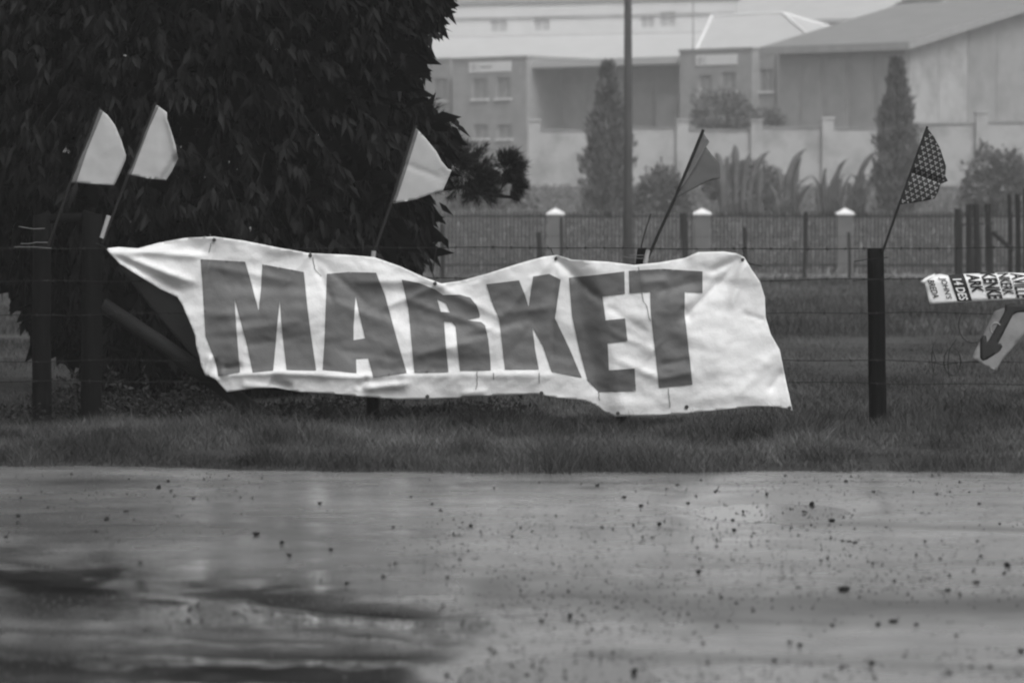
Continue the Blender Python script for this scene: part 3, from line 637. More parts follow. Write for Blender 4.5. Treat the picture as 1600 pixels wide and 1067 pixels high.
def sprays(n, rng, per=8, l0=.11, l1=.18, shell=.7):
    B = crown_pts(n, shell, rng); ctr = np.array([P(250, 150, TRY).x, TRY, 2.2]); out = B - ctr; out /= np.linalg.norm(out, axis=1)[:, None]
    ax = out * .8 + unit(n, rng) * .6 + np.array([0, 0, -.5]); ax /= np.linalg.norm(ax, axis=1)[:, None]
    L = rng.uniform(.12, .26, n); C = []; D = []; tn = []
    st = np.repeat(rng.uniform(.55, 1.5, n)[:, None], per, 1)
    for k in range(per):
        t = (k + .5) / per; C.append(B + ax * (L * t)[:, None] - ax * .08); D.append(ax * .5 + unit(n, rng) * .6 + np.array([0, 0, -.95])); tn.append(st[:, k] * rng.uniform(.7, 1.3, n))
    C = np.concatenate(C); D = np.concatenate(D); tn = np.concatenate(tn); m_ = len(C)
    Nn = unit(m_, rng) * .6 + np.array([0, -.5, .7])
    return leaf_cards(C, D, Nn, rng.uniform(l0, l1, m_), rng.uniform(.032, .05, m_), tn), B, ax, L
(V1, T1, t1), B1, ax1, L1 = sprays(7000, rng)
kind(np_mesh('crown', V1, T1, M['leaf'], tree, t1), 'stuff')
# inner mass: larger darker leaves so that the crown closes
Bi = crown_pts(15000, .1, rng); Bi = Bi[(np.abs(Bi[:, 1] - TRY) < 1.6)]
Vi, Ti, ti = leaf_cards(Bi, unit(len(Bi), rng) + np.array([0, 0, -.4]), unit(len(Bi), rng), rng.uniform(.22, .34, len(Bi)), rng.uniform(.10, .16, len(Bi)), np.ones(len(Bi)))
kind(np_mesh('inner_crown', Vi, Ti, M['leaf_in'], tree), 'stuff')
mb = MB(); tb = Vector((P(255, 640, TRY).x, TRY, -.2))
mb.tube([tb, tb + Vector((.05, .05, .8)), tb + Vector((-.05, 0, 1.8)), tb + Vector((.1, .1, 3.2)), tb + Vector((.05, 0, 4.8))], [.2, .17, .14, .10, .04], 10, jitter=.08)
mb.build('trunk', M['bark'], tree, True)
for k in range(16):
    z = random.uniform(.8, 3.6); q = random.uniform(0, 6.28); r = random.uniform(.9, 1.7); p0 = tb + Vector((0, .03, z + .2)); p1 = p0 + Vector((math.cos(q) * r * .5, math.sin(q) * r * .45, .45)); p2 = p0 + Vector((math.cos(q) * r, math.sin(q) * r * .9, .55 + random.uniform(-.3, .3)))
    MB().tube([p0, p1, p2], [.06, .035, .012], 6, jitter=.1).build('limb', M['bark'], tree, True)
mb = MB()
for i in range(0, len(B1), 4):
    mb.tube([Vector(B1[i] - ax1[i] * .25), Vector(B1[i] + ax1[i] * L1[i])], [.006, .002], 3, cap=False)
kind(mb.build('twigs', M['bark'], tree), 'stuff')
# leaves that stand out singly against the pale background: one object each
lv, lt, _ = leaf_cards(np.zeros((1, 3)), np.array([[0, 0, -1.0]]), np.array([[0, -1.0, 0]]), np.array([1.0]), np.array([.33]), np.ones(1), bend=.12)
leaf_me = bpy.data.meshes.new('leaf'); leaf_me.from_pydata([tuple(p) for p in lv], [], [tuple(int(i) for i in t) for t in lt]); leaf_me.materials.append(M['leaf1'])
edge_r = [(662, 410), (670, 350), (658, 300), (680, 250), (698, 222), (698, 190), (664, 165), (646, 130), (650, 92), (664, 45), (690, 0), (714, -70)]
edge_l = [(-20, 408), (20, 428), (50, 458), (68, 505), (88, 540)]
from mathutils import Euler
for e, n in ((edge_r, 210), (edge_l, 110)):
    for k in range(n):
        t = random.uniform(0, len(e) - 1.001); i = int(t); t -= i; x = e[i][0] + (e[i + 1][0] - e[i][0]) * t; y = e[i][1] + (e[i + 1][1] - e[i][1]) * t
        p = P(x + (random.gauss(-6, 9) if e is edge_r else random.gauss(-2, 10)), y + random.uniform(-8, 8), TRY + random.uniform(-.35, .35))
        o = bpy.data.objects.new('leaf', leaf_me); COL.objects.link(o); o.parent = tree; o.location = p - tree.location
        s = random.uniform(.10, .19); sd_ = 1 if e is edge_r else -1
        o.scale = (s * (1 if e is edge_r else 1.7), s, s); o.rotation_euler = Euler((random.uniform(-.5, .5), -sd_ * random.gauss(.45, .30), random.uniform(-.9, .9)))
# ---- pine behind it
PNY = 41.0
pine = thing('pine_tree', 'pine with bushy needle tufts poking out right of the leafy tree', 'tree', (P(560, 600, PNY).x, PNY, fz(P(560, 600, PNY).x, PNY)))
zb = pine.location.z
MB().tube([(pine.location.x, PNY, zb - .2), (pine.location.x + .05, PNY, 2.0), (pine.location.x - .05, PNY, 4.6)], [.12, .09, .03], 9, jitter=.08).build('trunk', M['bark'], pine, True)
rng = np.random.default_rng(8)
def tuft(c, rx, rz, ry, shoots, parent, seed):
    r_ = np.random.default_rng(seed); parts = []
    for k in range(shoots):
        u = unit(1, r_)[0]; b = np.array(c) + u * np.array([rx, ry, rz]) * r_.uniform(.05, .45); d = u * np.array([1, .7, 1]) + np.array([.45, 0, .35]); d /= np.linalg.norm(d)
        n = 70; t = r_.uniform(0, 1, n); ln = min(rx, rz) * .75
        C = b + d * (t * ln)[:, None]; s = unit(n, r_); s -= (s @ d)[:, None] * d; D = d * .9 + s * .8
        parts.append(leaf_cards(C, D, unit(n, r_), r_.uniform(.07, .12, n), np.full(n, .006), np.ones(n), .03))
    V, T, t = join(parts); return kind(np_mesh('needle_tuft', V, T, M['needle'], parent), 'stuff')
for k, (x, y, rx, rz, sh_) in enumerate(((728, 272, 46, 46, 60), (705, 250, 34, 34, 30), (750, 300, 26, 26, 22), (793, 262, 24, 32, 34), (796, 290, 22, 20, 22), (640, 200, 60, 50, 40), (600, 300, 60, 50, 40), (540, 120, 60, 50, 30))):
    c = P(x, y, PNY + (0 if k < 5 else .4)); tuft(tuple(c), rx / F * PNY, rz / F * PNY, rx / F * PNY * .8, sh_, pine, 100 + k)
for pts in ([(565, 330), (650, 300), (725, 292), (780, 300), (796, 275)], [(565, 330), (640, 280), (700, 255), (730, 250)], [(725, 292), (760, 305), (800, 308), (812, 314)], [(560, 250), (600, 220), (640, 205)], [(560, 170), (545, 130), (540, 110)]):
    q = [P(x, y, PNY + .1 * (i == 0)) for i, (x, y) in enumerate(pts)]; MB().tube(q, [.03 - .022 * i / (len(q) - 1) for i in range(len(q))], 6, jitter=.1).build('branch', M['bark'], pine, True)

# ------------------------------------------------------------------ foreground wire fence
FY = 30.0
fence = thing('wire_fence', 'barbed wire farm fence of dark timber posts carrying the banner', 'fence', (P(1370, 665, FY).x, FY, 0))
def post(xt, yt, xb, yb, wpx, name='post', m='timber', dy=0.0, sink=.35, parent=None, n=14):
    t = P(xt, yt, FY + dy); b = P(xb, yb, FY + dy); r = wpx / F * FY / 2; pts = []; rad = []
    d = (t - b).normalized(); b2 = b - d * sink
    for k in range(7):
        q = k / 6; pts.append(b2.lerp(t, q) + Vector((random.uniform(-.004, .004), 0, 0))); rad.append(r * (1.03 - .06 * q))
    pts.append(t + d * .006); rad.append(rad[-1] * .86)
    return MB().tube(pts, rad, n, jitter=.025).build(name, M[m], parent or fence, True)
post(1368, 389, 1371, 668, 27)
post(1003, 389, 968, 680, 15)
post(577, 385, 583, 684, 20)
ca = fence
post(144, 334, 143, 650, 33, 'strainer_post'); post(65, 336, 66, 645, 30, 'strainer_post')
MB().tube([P(78, 342, FY), P(130, 340, FY)], .035, 10, jitter=.05).build('rail', M['timber'], fence, True)
MB().tube([P(160, 476, FY), P(250, 536, FY), P(340, 600, FY), P(432, 668, FY)], [.055, .058, .06, .062], 12, jitter=.03).build('brace', M['brace'], fence, True)
for k, yy in enumerate((388, 437, 491, 565, 598)):
    pts = []; mb = MB()
    for x in np.arange(-700, 2300, 24):
        sag = 3.0 * math.sin(x * .0065 + k) + (1.2 * math.sin(x * .031 + k * 2)); pts.append(P(x, yy + sag * (.4 if k == 0 else .8), FY - .085 + .012 * math.sin(x * .05 + k)))
    st_ = MB().tube(pts, .0028, 5).build('strand', M['wire'], fence)
    for x in np.arange(-680, 2280, 29 if k in (0, 1) else 41):
        i = np.interp(x, np.arange(-700, 2300, 24), range(len(pts))); a = pts[int(i)].lerp(pts[min(int(i) + 1, len(pts) - 1)], i - int(i)); x0 = random.uniform(-.003, .003)
        for s in (-1, 1):
            q = random.uniform(0, 6.28); d = Vector((.4 * s, math.cos(q), math.sin(q))) * .016
            mb.tube([a - d, a + d], .0018, 3)
        mb.tube([a - Vector((.008, 0, 0)), a + Vector((.008, 0, 0))], .0045, 4)
    kind(mb.build('barbs', M['wire'], st_), 'stuff')
# loose wire ends and ties at the posts
def wirebit(pts, m='wire', r=.0028, dy=-.1, name='wire_tie', par=None):
    return MB().tube([P(x, y, FY + dy) for x, y in pts], r, 5).build(name, M[m], par or fence)
for pts in ([(1334, 409), (1346, 407), (1356, 405), (1382, 403), (1388, 402)], [(1332, 439), (1350, 437), (1385, 436), (1392, 434)]): wirebit(pts)
for pts in ([(983, 399), (990, 399), (1008, 399)], [(972, 401), (985, 403), (1001, 404), (1008, 403)], [(29, 354), (40, 356), (52, 358), (70, 357)], [(32, 381), (45, 381), (56, 379), (75, 379)], [(22, 386), (38, 386), (52, 386), (80, 388)]): wirebit(pts, 'wire_l', .003, -.11)
loop_w = thing('loose_wire', 'tangle of rusty wire loops on the fence left of the arrow sign', 'wire', P(1480, 585, FY - .05))
for cx, cy, rx, ry, a0, a1 in ((1488, 565, 13, 22, -1.5, 4.2), (1520, 508, 22, 28, 1.2, 3.8), (1462, 560, 6, 26, 1.0, 4.6)):
    MB().tube([P(cx + rx * math.cos(a), cy + ry * math.sin(a), FY - .09 + .03 * math.sin(3 * a)) for a in np.linspace(a0, a1, 16)], .003, 4).build('loop', M['wire'], loop_w)
for pts in ([(1494, 530), (1484, 545), (1481, 565), (1483, 590)], [(1455, 566), (1475, 570), (1500, 566), (1530, 565)], [(1457, 548), (1462, 562), (1458, 582)]): wirebit(pts, par=loop_w, name='wire_end', r=.003)
# thin bent rod beside the middle post
tag(MB().tube([P(1017, 334, FY), P(1008, 362, FY), P(1002, 384, FY), P(1000, 420, FY)], .0045, 6).build('thin_rod', M['stick_d']), 'thin dark rod leaning beside the grey flag stick', 'rod')

# ------------------------------------------------------------------ the banner
TOP = [(165, 388), (185, 386), (215, 388), (245, 380), (290, 372), (335, 370), (380, 376), (440, 388), (485, 396), (540, 398), (585, 402), (625, 416), (660, 432), (690, 443), (720, 439), (760, 428), (810, 412), (850, 401), (870, 399), (893, 406), (950, 409), (990, 414), (1030, 410), (1070, 403), (1090, 394), (1130, 393), (1150, 396), (1162, 402)]
RIGHT = [(1173, 420), (1187, 440), (1195, 465), (1196, 495), (1204, 522), (1218, 546), (1226, 585), (1238, 641)]
BOT = [(1214, 635), (1180, 634), (1120, 640), (1060, 646), (1000, 649), (962, 650), (945, 644), (930, 632), (910, 625), (870, 621), (835, 615), (780, 617), (720, 621), (670, 623), (620, 623), (570, 619), (520, 614), (470, 612), (430, 605), (400, 606), (355, 612)]
LEFT = [(345, 601), (338, 592), (322, 586), (315, 571), (312, 556), (307, 540), (306, 525), (298, 505), (286, 478), (277, 464), (250, 452), (215, 430), (187, 412), (172, 397)]
BAN = TOP + RIGHT + BOT + LEFT
def crease(x, y, x0, y0, x1, y1, wd, amp, t0=.15):
    dx, dy = x1 - x0, y1 - y0; q = math.hypot(dx, dy); t = ((x - x0) * dx + (y - y0) * dy) / q ** 2; n = ((x - x0) * dy - (y - y0) * dx) / q
    ok = smooth(-t0, t0, t) * smooth(1 + t0, 1 - t0, t); return amp * (.45 * np.exp(-(n / wd) ** 2) + .75 * np.exp(-np.sqrt(n * n + 1.5) / (.8 * wd))) * ok
CRS = [(685, 440, 560, 440, 9, .012), (690, 445, 600, 480, 9, .016), (695, 450, 640, 420, 6, .010), (700, 448, 760, 430, 7, -.010), (690, 450, 790, 500, 10, .014), (640, 470, 780, 520, 8, .012), (650, 555, 730, 535, 8, .012), (730, 530, 800, 505, 7, -.009),
       (1160, 405, 1065, 500, 9, -.030), (1158, 402, 1110, 425, 8, -.022), (1162, 405, 1140, 480, 10, .014), (1165, 405, 1120, 560, 14, .012), (1066, 497, 1010, 560, 10, .012), (1080, 500, 1065, 480, 8, -.012), (1000, 440, 1040, 438, 8, .012), (1030, 455, 1090, 440, 10, -.014), (1030, 570, 1075, 562, 7, -.012), (1035, 590, 1080, 580, 7, .010), (1010, 570, 1060, 500, 9, -.010),
       (868, 402, 862, 560, 5, -.010), (868, 402, 900, 430, 8, -.016), (868, 402, 780, 500, 10, .012), (868, 405, 940, 470, 9, -.020), (780, 490, 860, 480, 10, .012), (840, 500, 790, 560, 12, -.008),
       (485, 396, 520, 470, 7, -.012), (490, 400, 570, 470, 8, -.010), (485, 396, 440, 450, 9, .008), (320, 415, 460, 440, 9, .010), (335, 374, 320, 440, 6, -.010), (520, 470, 620, 510, 12, .012), (530, 545, 620, 560, 12, -.012), (345, 520, 470, 500, 14, .010), (380, 540, 500, 520, 9, -.008),
       (175, 392, 320, 400, 7, .020), (178, 396, 300, 440, 8, .022), (180, 398, 280, 455, 7, -.020), (175, 390, 270, 378, 5, -.022), (1225, 580, 1200, 610, 10, -.016), (1150, 620, 1200, 560, 14, .010), (960, 560, 1030, 590, 9, .012), (955, 520, 1020, 545, 8, .010), (950, 480, 1010, 520, 9, -.010), (1196, 500, 1160, 490, 4, -.008),
       (340, 585, 440, 582, 7, .020), (440, 582, 560, 588, 6, .022), (560, 588, 640, 585, 7, .018), (640, 586, 880, 585, 8, .010), (425, 596, 455, 606, 9, -.030), (380, 600, 420, 604, 6, .014), (572, 606, 640, 598, 9, .026), (560, 604, 575, 590, 6, -.024), (720, 614, 760, 611, 6, .012), (350, 575, 378, 572, 8, -.02), (330, 556, 322, 586, 6, .022), (338, 560, 342, 590, 5, -.02)]
_cr = random.Random(21); FOLDS = [(_cr.uniform(0, math.pi), _cr.uniform(36, 120), _cr.uniform(0, 9), k) for k in range(16)]
def crumple(x, y):
    d = 0
    for a, wl, ph, k in FOLDS:
        u = (x * math.cos(a) * .8 + y * math.sin(a)) / wl + ph + .8 * vnoise(x / (wl * 2.2), y / (wl * 2.2), 400 + k)
        tri = np.abs((u % 2) - 1); msk = smooth(.52, .8, vnoise(x / 95 + k * 3.1, y / 60 + k * 1.7, 430 + k))
        d = d + msk * (np.sqrt(tri * tri + .0012)) * wl / F * FY * .040
    return d
def dep(x, y):
    x = np.asarray(x, float); y = np.asarray(y, float)
    return dep0(x, y) + crumple(x, y)
def dep0(x, y):
    d = 0.020 * fbm(x * .010, y * .013, 51, 2) + .006 * fbm(x * .03, y * .036, 52, 2) - .020 * np.abs(fbm(x * .022 + y * .012, y * .035 - x * .012, 53, 2)) + .010 * np.abs(fbm(x * .05 - y * .03, y * .06 + x * .03, 54, 2)) + .0022 * fbm(x * .16, y * .18, 55, 2)
    d = d + .07 * smooth(0, 1, (x - (893 + (y - 432) * .20)) / 42.0) * smooth(1250, 1000, x)        # the step beside the E
    d = d + .035 * np.sin((x - 200) / 150.0) * smooth(400, 620, y)                                   # slow billow
    d = d + .05 * smooth(300, 170, x) * -1
    d = d + .055 * smooth(425, 600, y) * np.exp(-((x - 600) / 260) ** 2) - .03 * smooth(588, 622, y) * smooth(930, 880, x)
    d = d + .05 * np.exp(-((x - 1120) / 70) ** 2 - ((y - 560) / 80) ** 2) - .03 * smooth(1180, 1230, x)
    for c in CRS: d = d + 1.35 * crease(x, y, c[0], c[1], c[2], c[3], c[4] * .85, c[5])
    return d
BY = FY - .17
ban = thing('market_banner', 'long crumpled white banner lettered MARKET tied along the wire fence', 'banner', P(700, 650, BY))
cloth('sheet', BAN, 3.2, BY, dep, M['vinyl'], ban)
LET = {
 'M': [[(314, 405), (383, 409), (388, 425), (405, 485), (408, 455), (410, 413), (475, 425), (480, 470), (487, 525), (495, 578), (449, 577), (443, 530), (438, 470), (433, 520), (428, 578), (396, 581), (385, 530), (367, 466), (371, 520), (376, 581), (342, 587), (336, 560), (322, 525), (318, 465)]],
 'A': [[(511, 428), (545, 425), (588, 426), (602, 462), (618, 520), (636, 582), (605, 586), (584, 588), (576, 559), (557, 560), (558, 582), (530, 579), (505, 577), (508, 530), (510, 470)], [(556, 462), (563, 495), (571, 528), (553, 531), (553, 510)]],
 'R': [[(628, 437), (655, 442), (680, 452), (693, 461), (718, 460), (735, 465), (745, 477), (750, 492), (749, 496), (730, 500), (752, 503), (758, 508), (763, 530), (766, 560), (767, 578), (719, 579), (715, 540), (712, 510), (706, 503), (694, 502), (697, 540), (701, 581), (648, 582), (644, 540), (638, 480)], [(683, 467), (697, 474), (703, 488), (689, 487)]],
 'K': [[(760, 444), (811, 438), (820, 460), (826, 479), (833, 432), (858, 428), (876, 437), (867, 497), (890, 545), (909, 590), (885, 585), (862, 581), (848, 540), (832, 512), (836, 545), (842, 577), (789, 577), (785, 540), (780, 499), (768, 470)]],
 'E': [[(889, 434), (935, 429), (975, 424), (976, 459), (941, 463), (946, 500), (976, 497), (980, 532), (949, 536), (951, 578), (991, 575), (993, 610), (936, 612), (918, 594), (905, 545), (894, 495)]],
 'T': [[(982, 423), (1035, 420), (1097, 424), (1097, 458), (1069, 456), (1069, 490), (1075, 545), (1081, 600), (1029, 605), (1023, 550), (1016, 490), (1015, 456), (983, 458)]]}
for ch, loops in LET.items():
    o = cloth('letter', loops[0], 3.2, BY, dep, M['print'], ban, holes=loops[1:], off=.005, thick=0); o['label'] = 'grey printed letter ' + ch
# dark backing flap that hangs behind the left edge
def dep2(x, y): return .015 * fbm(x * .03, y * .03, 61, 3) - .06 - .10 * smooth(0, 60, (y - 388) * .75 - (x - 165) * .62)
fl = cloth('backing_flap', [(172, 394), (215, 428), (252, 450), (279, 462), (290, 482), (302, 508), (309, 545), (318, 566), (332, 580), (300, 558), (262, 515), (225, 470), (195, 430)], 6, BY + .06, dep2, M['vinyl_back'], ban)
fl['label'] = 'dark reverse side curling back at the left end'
for x, y in ((335, 375), (485, 399), (680, 443), (868, 404), (1160, 406), (668, 619), (846, 614), (965, 645), (1072, 635), (1233, 637)):
    p = Vector(px_to_world(np.array([[x, y]]), BY, dep(np.array([x]), np.array([y])) + .006)[0]); mb = MB(); n = 12; V = []; Fc = []
    for j in range(n):
        q = 2 * math.pi * j / n
        for r, dy in ((.012, 0), (.014, -.003), (.009, -.004)): V.append((p.x + r * math.cos(q), p.y + dy, p.z + r * math.sin(q)))
    for j in range(n):
        a = j * 3; b = ((j + 1) % n) * 3; Fc += [(a, a + 1, b + 1, b), (a + 1, a + 2, b + 2, b + 1)]
    Fc.append(tuple(j * 3 + 2 for j in range(n))); MB().add(V, Fc).build('eyelet', M['eyelet'], ban)
for pts in ([(485, 399), (484, 392), (483, 388)], [(868, 404), (863, 395), (860, 387)], [(1160, 405), (1163, 396), (1160, 388), (1166, 387)], [(680, 443), (676, 425), (680, 400), (682, 388)], [(335, 375), (334, 380), (336, 388)], [(168, 389), (160, 384), (150, 380)], [(1164, 406), (1172, 412), (1190, 416)], [(1162, 403), (1170, 420), (1174, 428)]):
    MB().tube([P(x, y, BY - .01 if i == 0 else FY - .09) for i, (x, y) in enumerate(pts)], .004, 5).build('tie_cord', M['wire'], ban)
# crooked stains and cracks in the coating
for pts in ([(745, 580), (746, 598), (742, 612)], [(771, 582), (772, 596)], [(842, 582), (843, 604)], [(997, 417), (999, 432), (1002, 452), (1004, 470), (1010, 478), (1012, 492), (1016, 504)], [(1043, 606), (1045, 622), (1046, 640)], [(935, 612), (937, 630)], [(788, 440), (800, 460), (818, 478)], [(330, 380), (326, 400)], [(489, 402), (492, 420), (506, 436)]):
    q = []
    for i in range(len(pts) - 1):
        for j in range(4): t = j / 4; q.append((pts[i][0] + (pts[i + 1][0] - pts[i][0]) * t + random.uniform(-.6, .6), pts[i][1] + (pts[i + 1][1] - pts[i][1]) * t))
    V = []; Fc = []
    for i, (x, y) in enumerate(q):
        for s in (-.5, .5): V.append(tuple(px_to_world(np.array([[x + s, y]]), BY, dep(np.array([x + s]), np.array([y])) + .0055)[0]))
    for i in range(len(q) - 1): Fc.append((2 * i, 2 * i + 1, 2 * i + 3, 2 * i + 2))
    MB().add(V, Fc).build('crack', M['flag_m'], ban)

# ------------------------------------------------------------------ flags
def flag(label, poly, pole_, fdep, m, rpx=4, stick='stick_d', hem=None, name='flag', sleeve=None, Y=FY - .06):
    o = thing(name, label, 'flag', P(*pole_[-1], Y), 'small flags on sticks along the fence')
    cloth('cloth', poly, 4.0, Y, fdep, M[m], o, thick=.0015)
    MB().tube([P(x, y, Y + .012) for x, y in pole_], rpx / F * Y / 2, 8).build('stick', M[stick], o)
    if hem: cloth('hem', hem, 4.0, Y, fdep, M['flag_hem'], o, off=.004, thick=.0015)
    if sleeve: MB().tube([P(x, y, Y + .012) for x, y in sleeve], 7.5 / F * Y / 2, 10).build('socket', M['stick_l'], o)
    return o
def fd(seed, cx, cy, amp=.02, extra=None):
    def f(x, y):
        x = np.asarray(x, float); y = np.asarray(y, float); d = amp * np.sin((x - cx) / 16.0 + (y - cy) / 40.0) + .014 * fbm(x * .05, y * .04, seed, 3)
        return d + (extra(x, y) if extra else 0)
    return f
flag('pale pennant on the leftmost stick in front of the tree', [(155, 170), (168, 180), (180, 196), (190, 220), (197, 243), (196, 250), (186, 274), (178, 290), (145, 288), (112, 285), (130, 240)], [(156, 168), (133, 227), (110, 286), (75, 385)], fd(71, 150, 230, .012, lambda x, y: -.03 * smooth(0, 14, (x - 190) + (y - 250) * .4)), 'flag_l', 4, 'stick_d', [(155, 170), (161, 174), (136, 235), (119, 286), (110, 286), (132, 230)])
flag('pale creased pennant, right one of the pair by the tree', [(243, 163), (250, 168), (261, 176), (261, 186), (268, 205), (275, 228), (278, 248), (268, 268), (259, 282), (230, 279), (202, 273), (215, 240), (230, 195)], [(244, 160), (222, 217), (200, 275), (160, 380)], fd(72, 240, 230, .012, lambda x, y: -.035 * smooth(0, 12, (x - 262) + (y - 252) * .6) * smooth(240, 252, y) + .02 * crease(x, y, 262, 180, 276, 240, 5, 1)), 'flag_l', 4, 'stick_d', [(243, 163), (248, 167), (233, 200), (214, 250), (205, 274), (199, 272), (214, 238), (229, 195)], sleeve=[(170, 337), (159, 372)])
flag('pale pennant with a dark crease beside the pine branch', [(650, 200), (665, 216), (682, 237), (690, 252), (700, 264), (706, 266), (700, 280), (692, 298), (675, 303), (650, 312), (615, 318), (612, 316), (631, 262)], [(649, 196), (612, 316), (584, 396)], fd(73, 660, 260, .012, lambda x, y: crease(x, y, 633, 257, 696, 281, 3.0, -.014) + crease(x, y, 688, 266, 700, 276, 2.5, -.014)), 'flag_l', 5, 'flag_hem' if False else 'stick_d', [(650, 200), (654, 204), (636, 262), (618, 317), (612, 316), (630, 262)], sleeve=[(584, 392), (583, 402)])
fdD = lambda x, y: fd(74, 1090, 260, .010)(x, y) + .05 * smooth(-8, 6, (np.asarray(x) - 1100) + (np.asarray(y) - 232) * .55) - .02
dfl = flag('plain mid grey folded pennant right of the utility pole', [(1098, 205), (1108, 222), (1103, 230), (1112, 242), (1124, 255), (1125, 279), (1105, 284), (1080, 297), (1057, 309), (1055, 307), (1076, 258)], [(1099, 203), (1056, 307), (1035, 352), (1012, 404)], fdD, 'flag_m', 5, 'stick_d', sleeve=[(1013, 391), (1008, 412)])
fdc = cloth('folded_corner', [(1098, 205), (1108, 222), (1102, 231), (1085, 262), (1066, 292), (1060, 298), (1077, 256)], 4, FY - .06, fdD, M['flag_m2'], dfl, off=.012, thick=.0015)
PAT = [(1449, 200), (1458, 212), (1468, 230), (1473, 245), (1478, 260), (1477, 275), (1481, 283), (1470, 288), (1466, 300), (1460, 311), (1440, 315), (1405, 320), (1412, 300), (1430, 250)]
fE = fd(75, 1440, 260, .014, lambda x, y: crease(x, y, 1420, 268, 1470, 285, 5, -.03))
pf = flag('dark pennant with a pale repeating motif on the right post', PAT, [(1449, 198), (1405, 320), (1379, 394)], fE, 'flag_d', 4)
mb = MB()
ux, uy = np.array([.93, .36]), np.array([-.34, .94])     # the print runs along the hoist
for i in range(-9, 10):
    for j in range(-12, 13):
        c = np.array([1440, 262]) + ux * (i * 9.0 + (4.5 if j % 2 else 0)) + uy * j * 7.4
        for k in range(3):
            q = math.radians(90 + 120 * k) + .37; dv = np.array([math.cos(q), math.sin(q)]); nv = np.array([-dv[1], dv[0]])
            quad = [c + dv * .1 - nv * .6, c + dv * 2.7 - nv * 1.35, c + dv * 3.3 + nv * 0, c + dv * 2.7 + nv * 1.35, c + dv * .1 + nv * .6]; qa = np.array(quad)
            if not inside(qa[:, 0], qa[:, 1], PAT).all(): continue
            V = px_to_world(qa, FY - .06, fE(qa[:, 0], qa[:, 1]) + .004); mb.add([tuple(p) for p in V], [(0, 1, 2, 3, 4)])
mb.build('printed_motif', M['flag_p'], pf)

# ------------------------------------------------------------------ placard and arrow sign on the fence, right
SY = FY - .12
plc = thing('sideways_placard', 'white printed placard hung sideways over the wire at right', 'placard', P(1540, 470, SY))
def sdep(x, y): return .012 * fbm(np.asarray(x) * .03, np.asarray(y) * .05, 81, 3) - .05 * smooth(438, 424, y)
cloth('sheet', [(1443, 436), (1452, 431), (1470, 428), (1484, 431), (1505, 428), (1540, 427), (1575, 426), (1610, 427), (1660, 425), (1740, 424), (1740, 460), (1660, 463), (1600, 467), (1540, 470), (1500, 472), (1453, 475)], 5, SY, sdep, M['vinyl'], plc)
cloth('torn_edge', [(1438, 440), (1446, 434), (1462, 427), (1460, 431), (1448, 438), (1444, 444)], 4, SY, sdep, M['vinyl'], plc, off=.01)
cloth('black_panel', [(1482, 430), (1506, 428), (1519, 470), (1496, 471)], 5, SY, sdep, M['ink'], plc, off=.003, thick=0)
DG = bpy.context.evaluated_depsgraph_get
def text_geo(body, bold=.02):
    cu = bpy.data.curves.new('txt', 'FONT'); cu.body = body; cu.offset = bold; ob = bpy.data.objects.new('txt', cu); COL.objects.link(ob); bpy.context.view_layer.update()
    me = bpy.data.meshes.new_from_object(ob.evaluated_get(DG())); V = np.array([v.co[:] for v in me.vertices]); Fc = [tuple(p.vertices) for p in me.polygons]
    bpy.data.objects.remove(ob); bpy.data.meshes.remove(me); V[:, 0] -= V[:, 0].min(); V[:, 0] /= V[:, 0].max(); V[:, 1] -= V[:, 1].min(); V[:, 1] /= V[:, 1].max()
    return V, Fc
def side_text(body, x0, x1, y0, y1, m, bold=.02, lean=9.0):
    """reads downwards; glyph feet on the left (x0), tops on the right (x1)"""
    V, Fc = text_geo(body, bold); q = np.stack([x0 + (x1 - x0) * V[:, 1] + lean * V[:, 0], y0 + (y1 - y0) * V[:, 0] - .03 * (x1 - x0) * V[:, 1]], 1)
    W = px_to_world(q, SY, sdep(q[:, 0], q[:, 1]) + .006)
    o = MB().add([tuple(p) for p in W], Fc).build('lettering', M[m], plc); o['label'] = 'printed word ' + body; return o
side_text('BREDA', 1449, 1459, 438, 466, 'ink', .012, 9)
side_text("JOHN'S", 1466, 1478, 434, 467, 'ink', .012, 10)
side_text('14 DES', 1488, 1502, 436, 469, 'vinyl', .02, 11)
side_text('ARK', 1510, 1529, 429, 457, 'ink', .035, 9)
side_text('KENKE', 1532, 1555, 426, 467, 'ink', .035, 12)
side_text('NKERK', 1559, 1576, 427, 461, 'ink', .02, 9)
side_text('AVILLE', 1579, 1600, 427, 466, 'ink', .02, 10)
arw = thing('arrow_sign', 'weathered tilted board with a bent black arrow pointing down left', 'sign', P(1540, 578, FY - .06))
def adep(x, y): return .008 * fbm(np.asarray(x) * .04, np.asarray(y) * .04, 91, 3) + (np.asarray(y) - 520) * .0006
M['board'] = mat('weathered_board', 0.20, 0.8, 0.3, 6, 0.15, 30, 0.2, dirt=0.6, dscale=5)
AY = FY - .13
cloth('board', [(1555, 486), (1572, 480), (1600, 478), (1622, 484), (1600, 522), (1578, 548), (1566, 560), (1556, 578), (1540, 573), (1532, 566), (1518, 561), (1522, 550), (1538, 520)], 5, AY, adep, M['board'], arw, thick=.006)
cloth('arrow', [(1571, 477), (1584, 474), (1590, 477), (1640, 470), (1640, 484), (1590, 488), (1583, 492), (1559, 537), (1563, 536), (1566, 541), (1562, 548), (1542, 561), (1535, 563), (1531, 559), (1531, 530), (1536, 523), (1541, 525), (1542, 534), (1545, 531), (1570, 487)], 5, AY, adep, M['ink'], arw, off=.004, thick=.002)
ring = []
for a in np.linspace(.6, 5.6, 18): ring.append(tuple(px_to_world(np.array([[1556 + 8 * math.cos(a), 513 - 9 * math.sin(a)]]), AY, adep(np.array([1556.]), np.array([513.])) + .004)[0]))
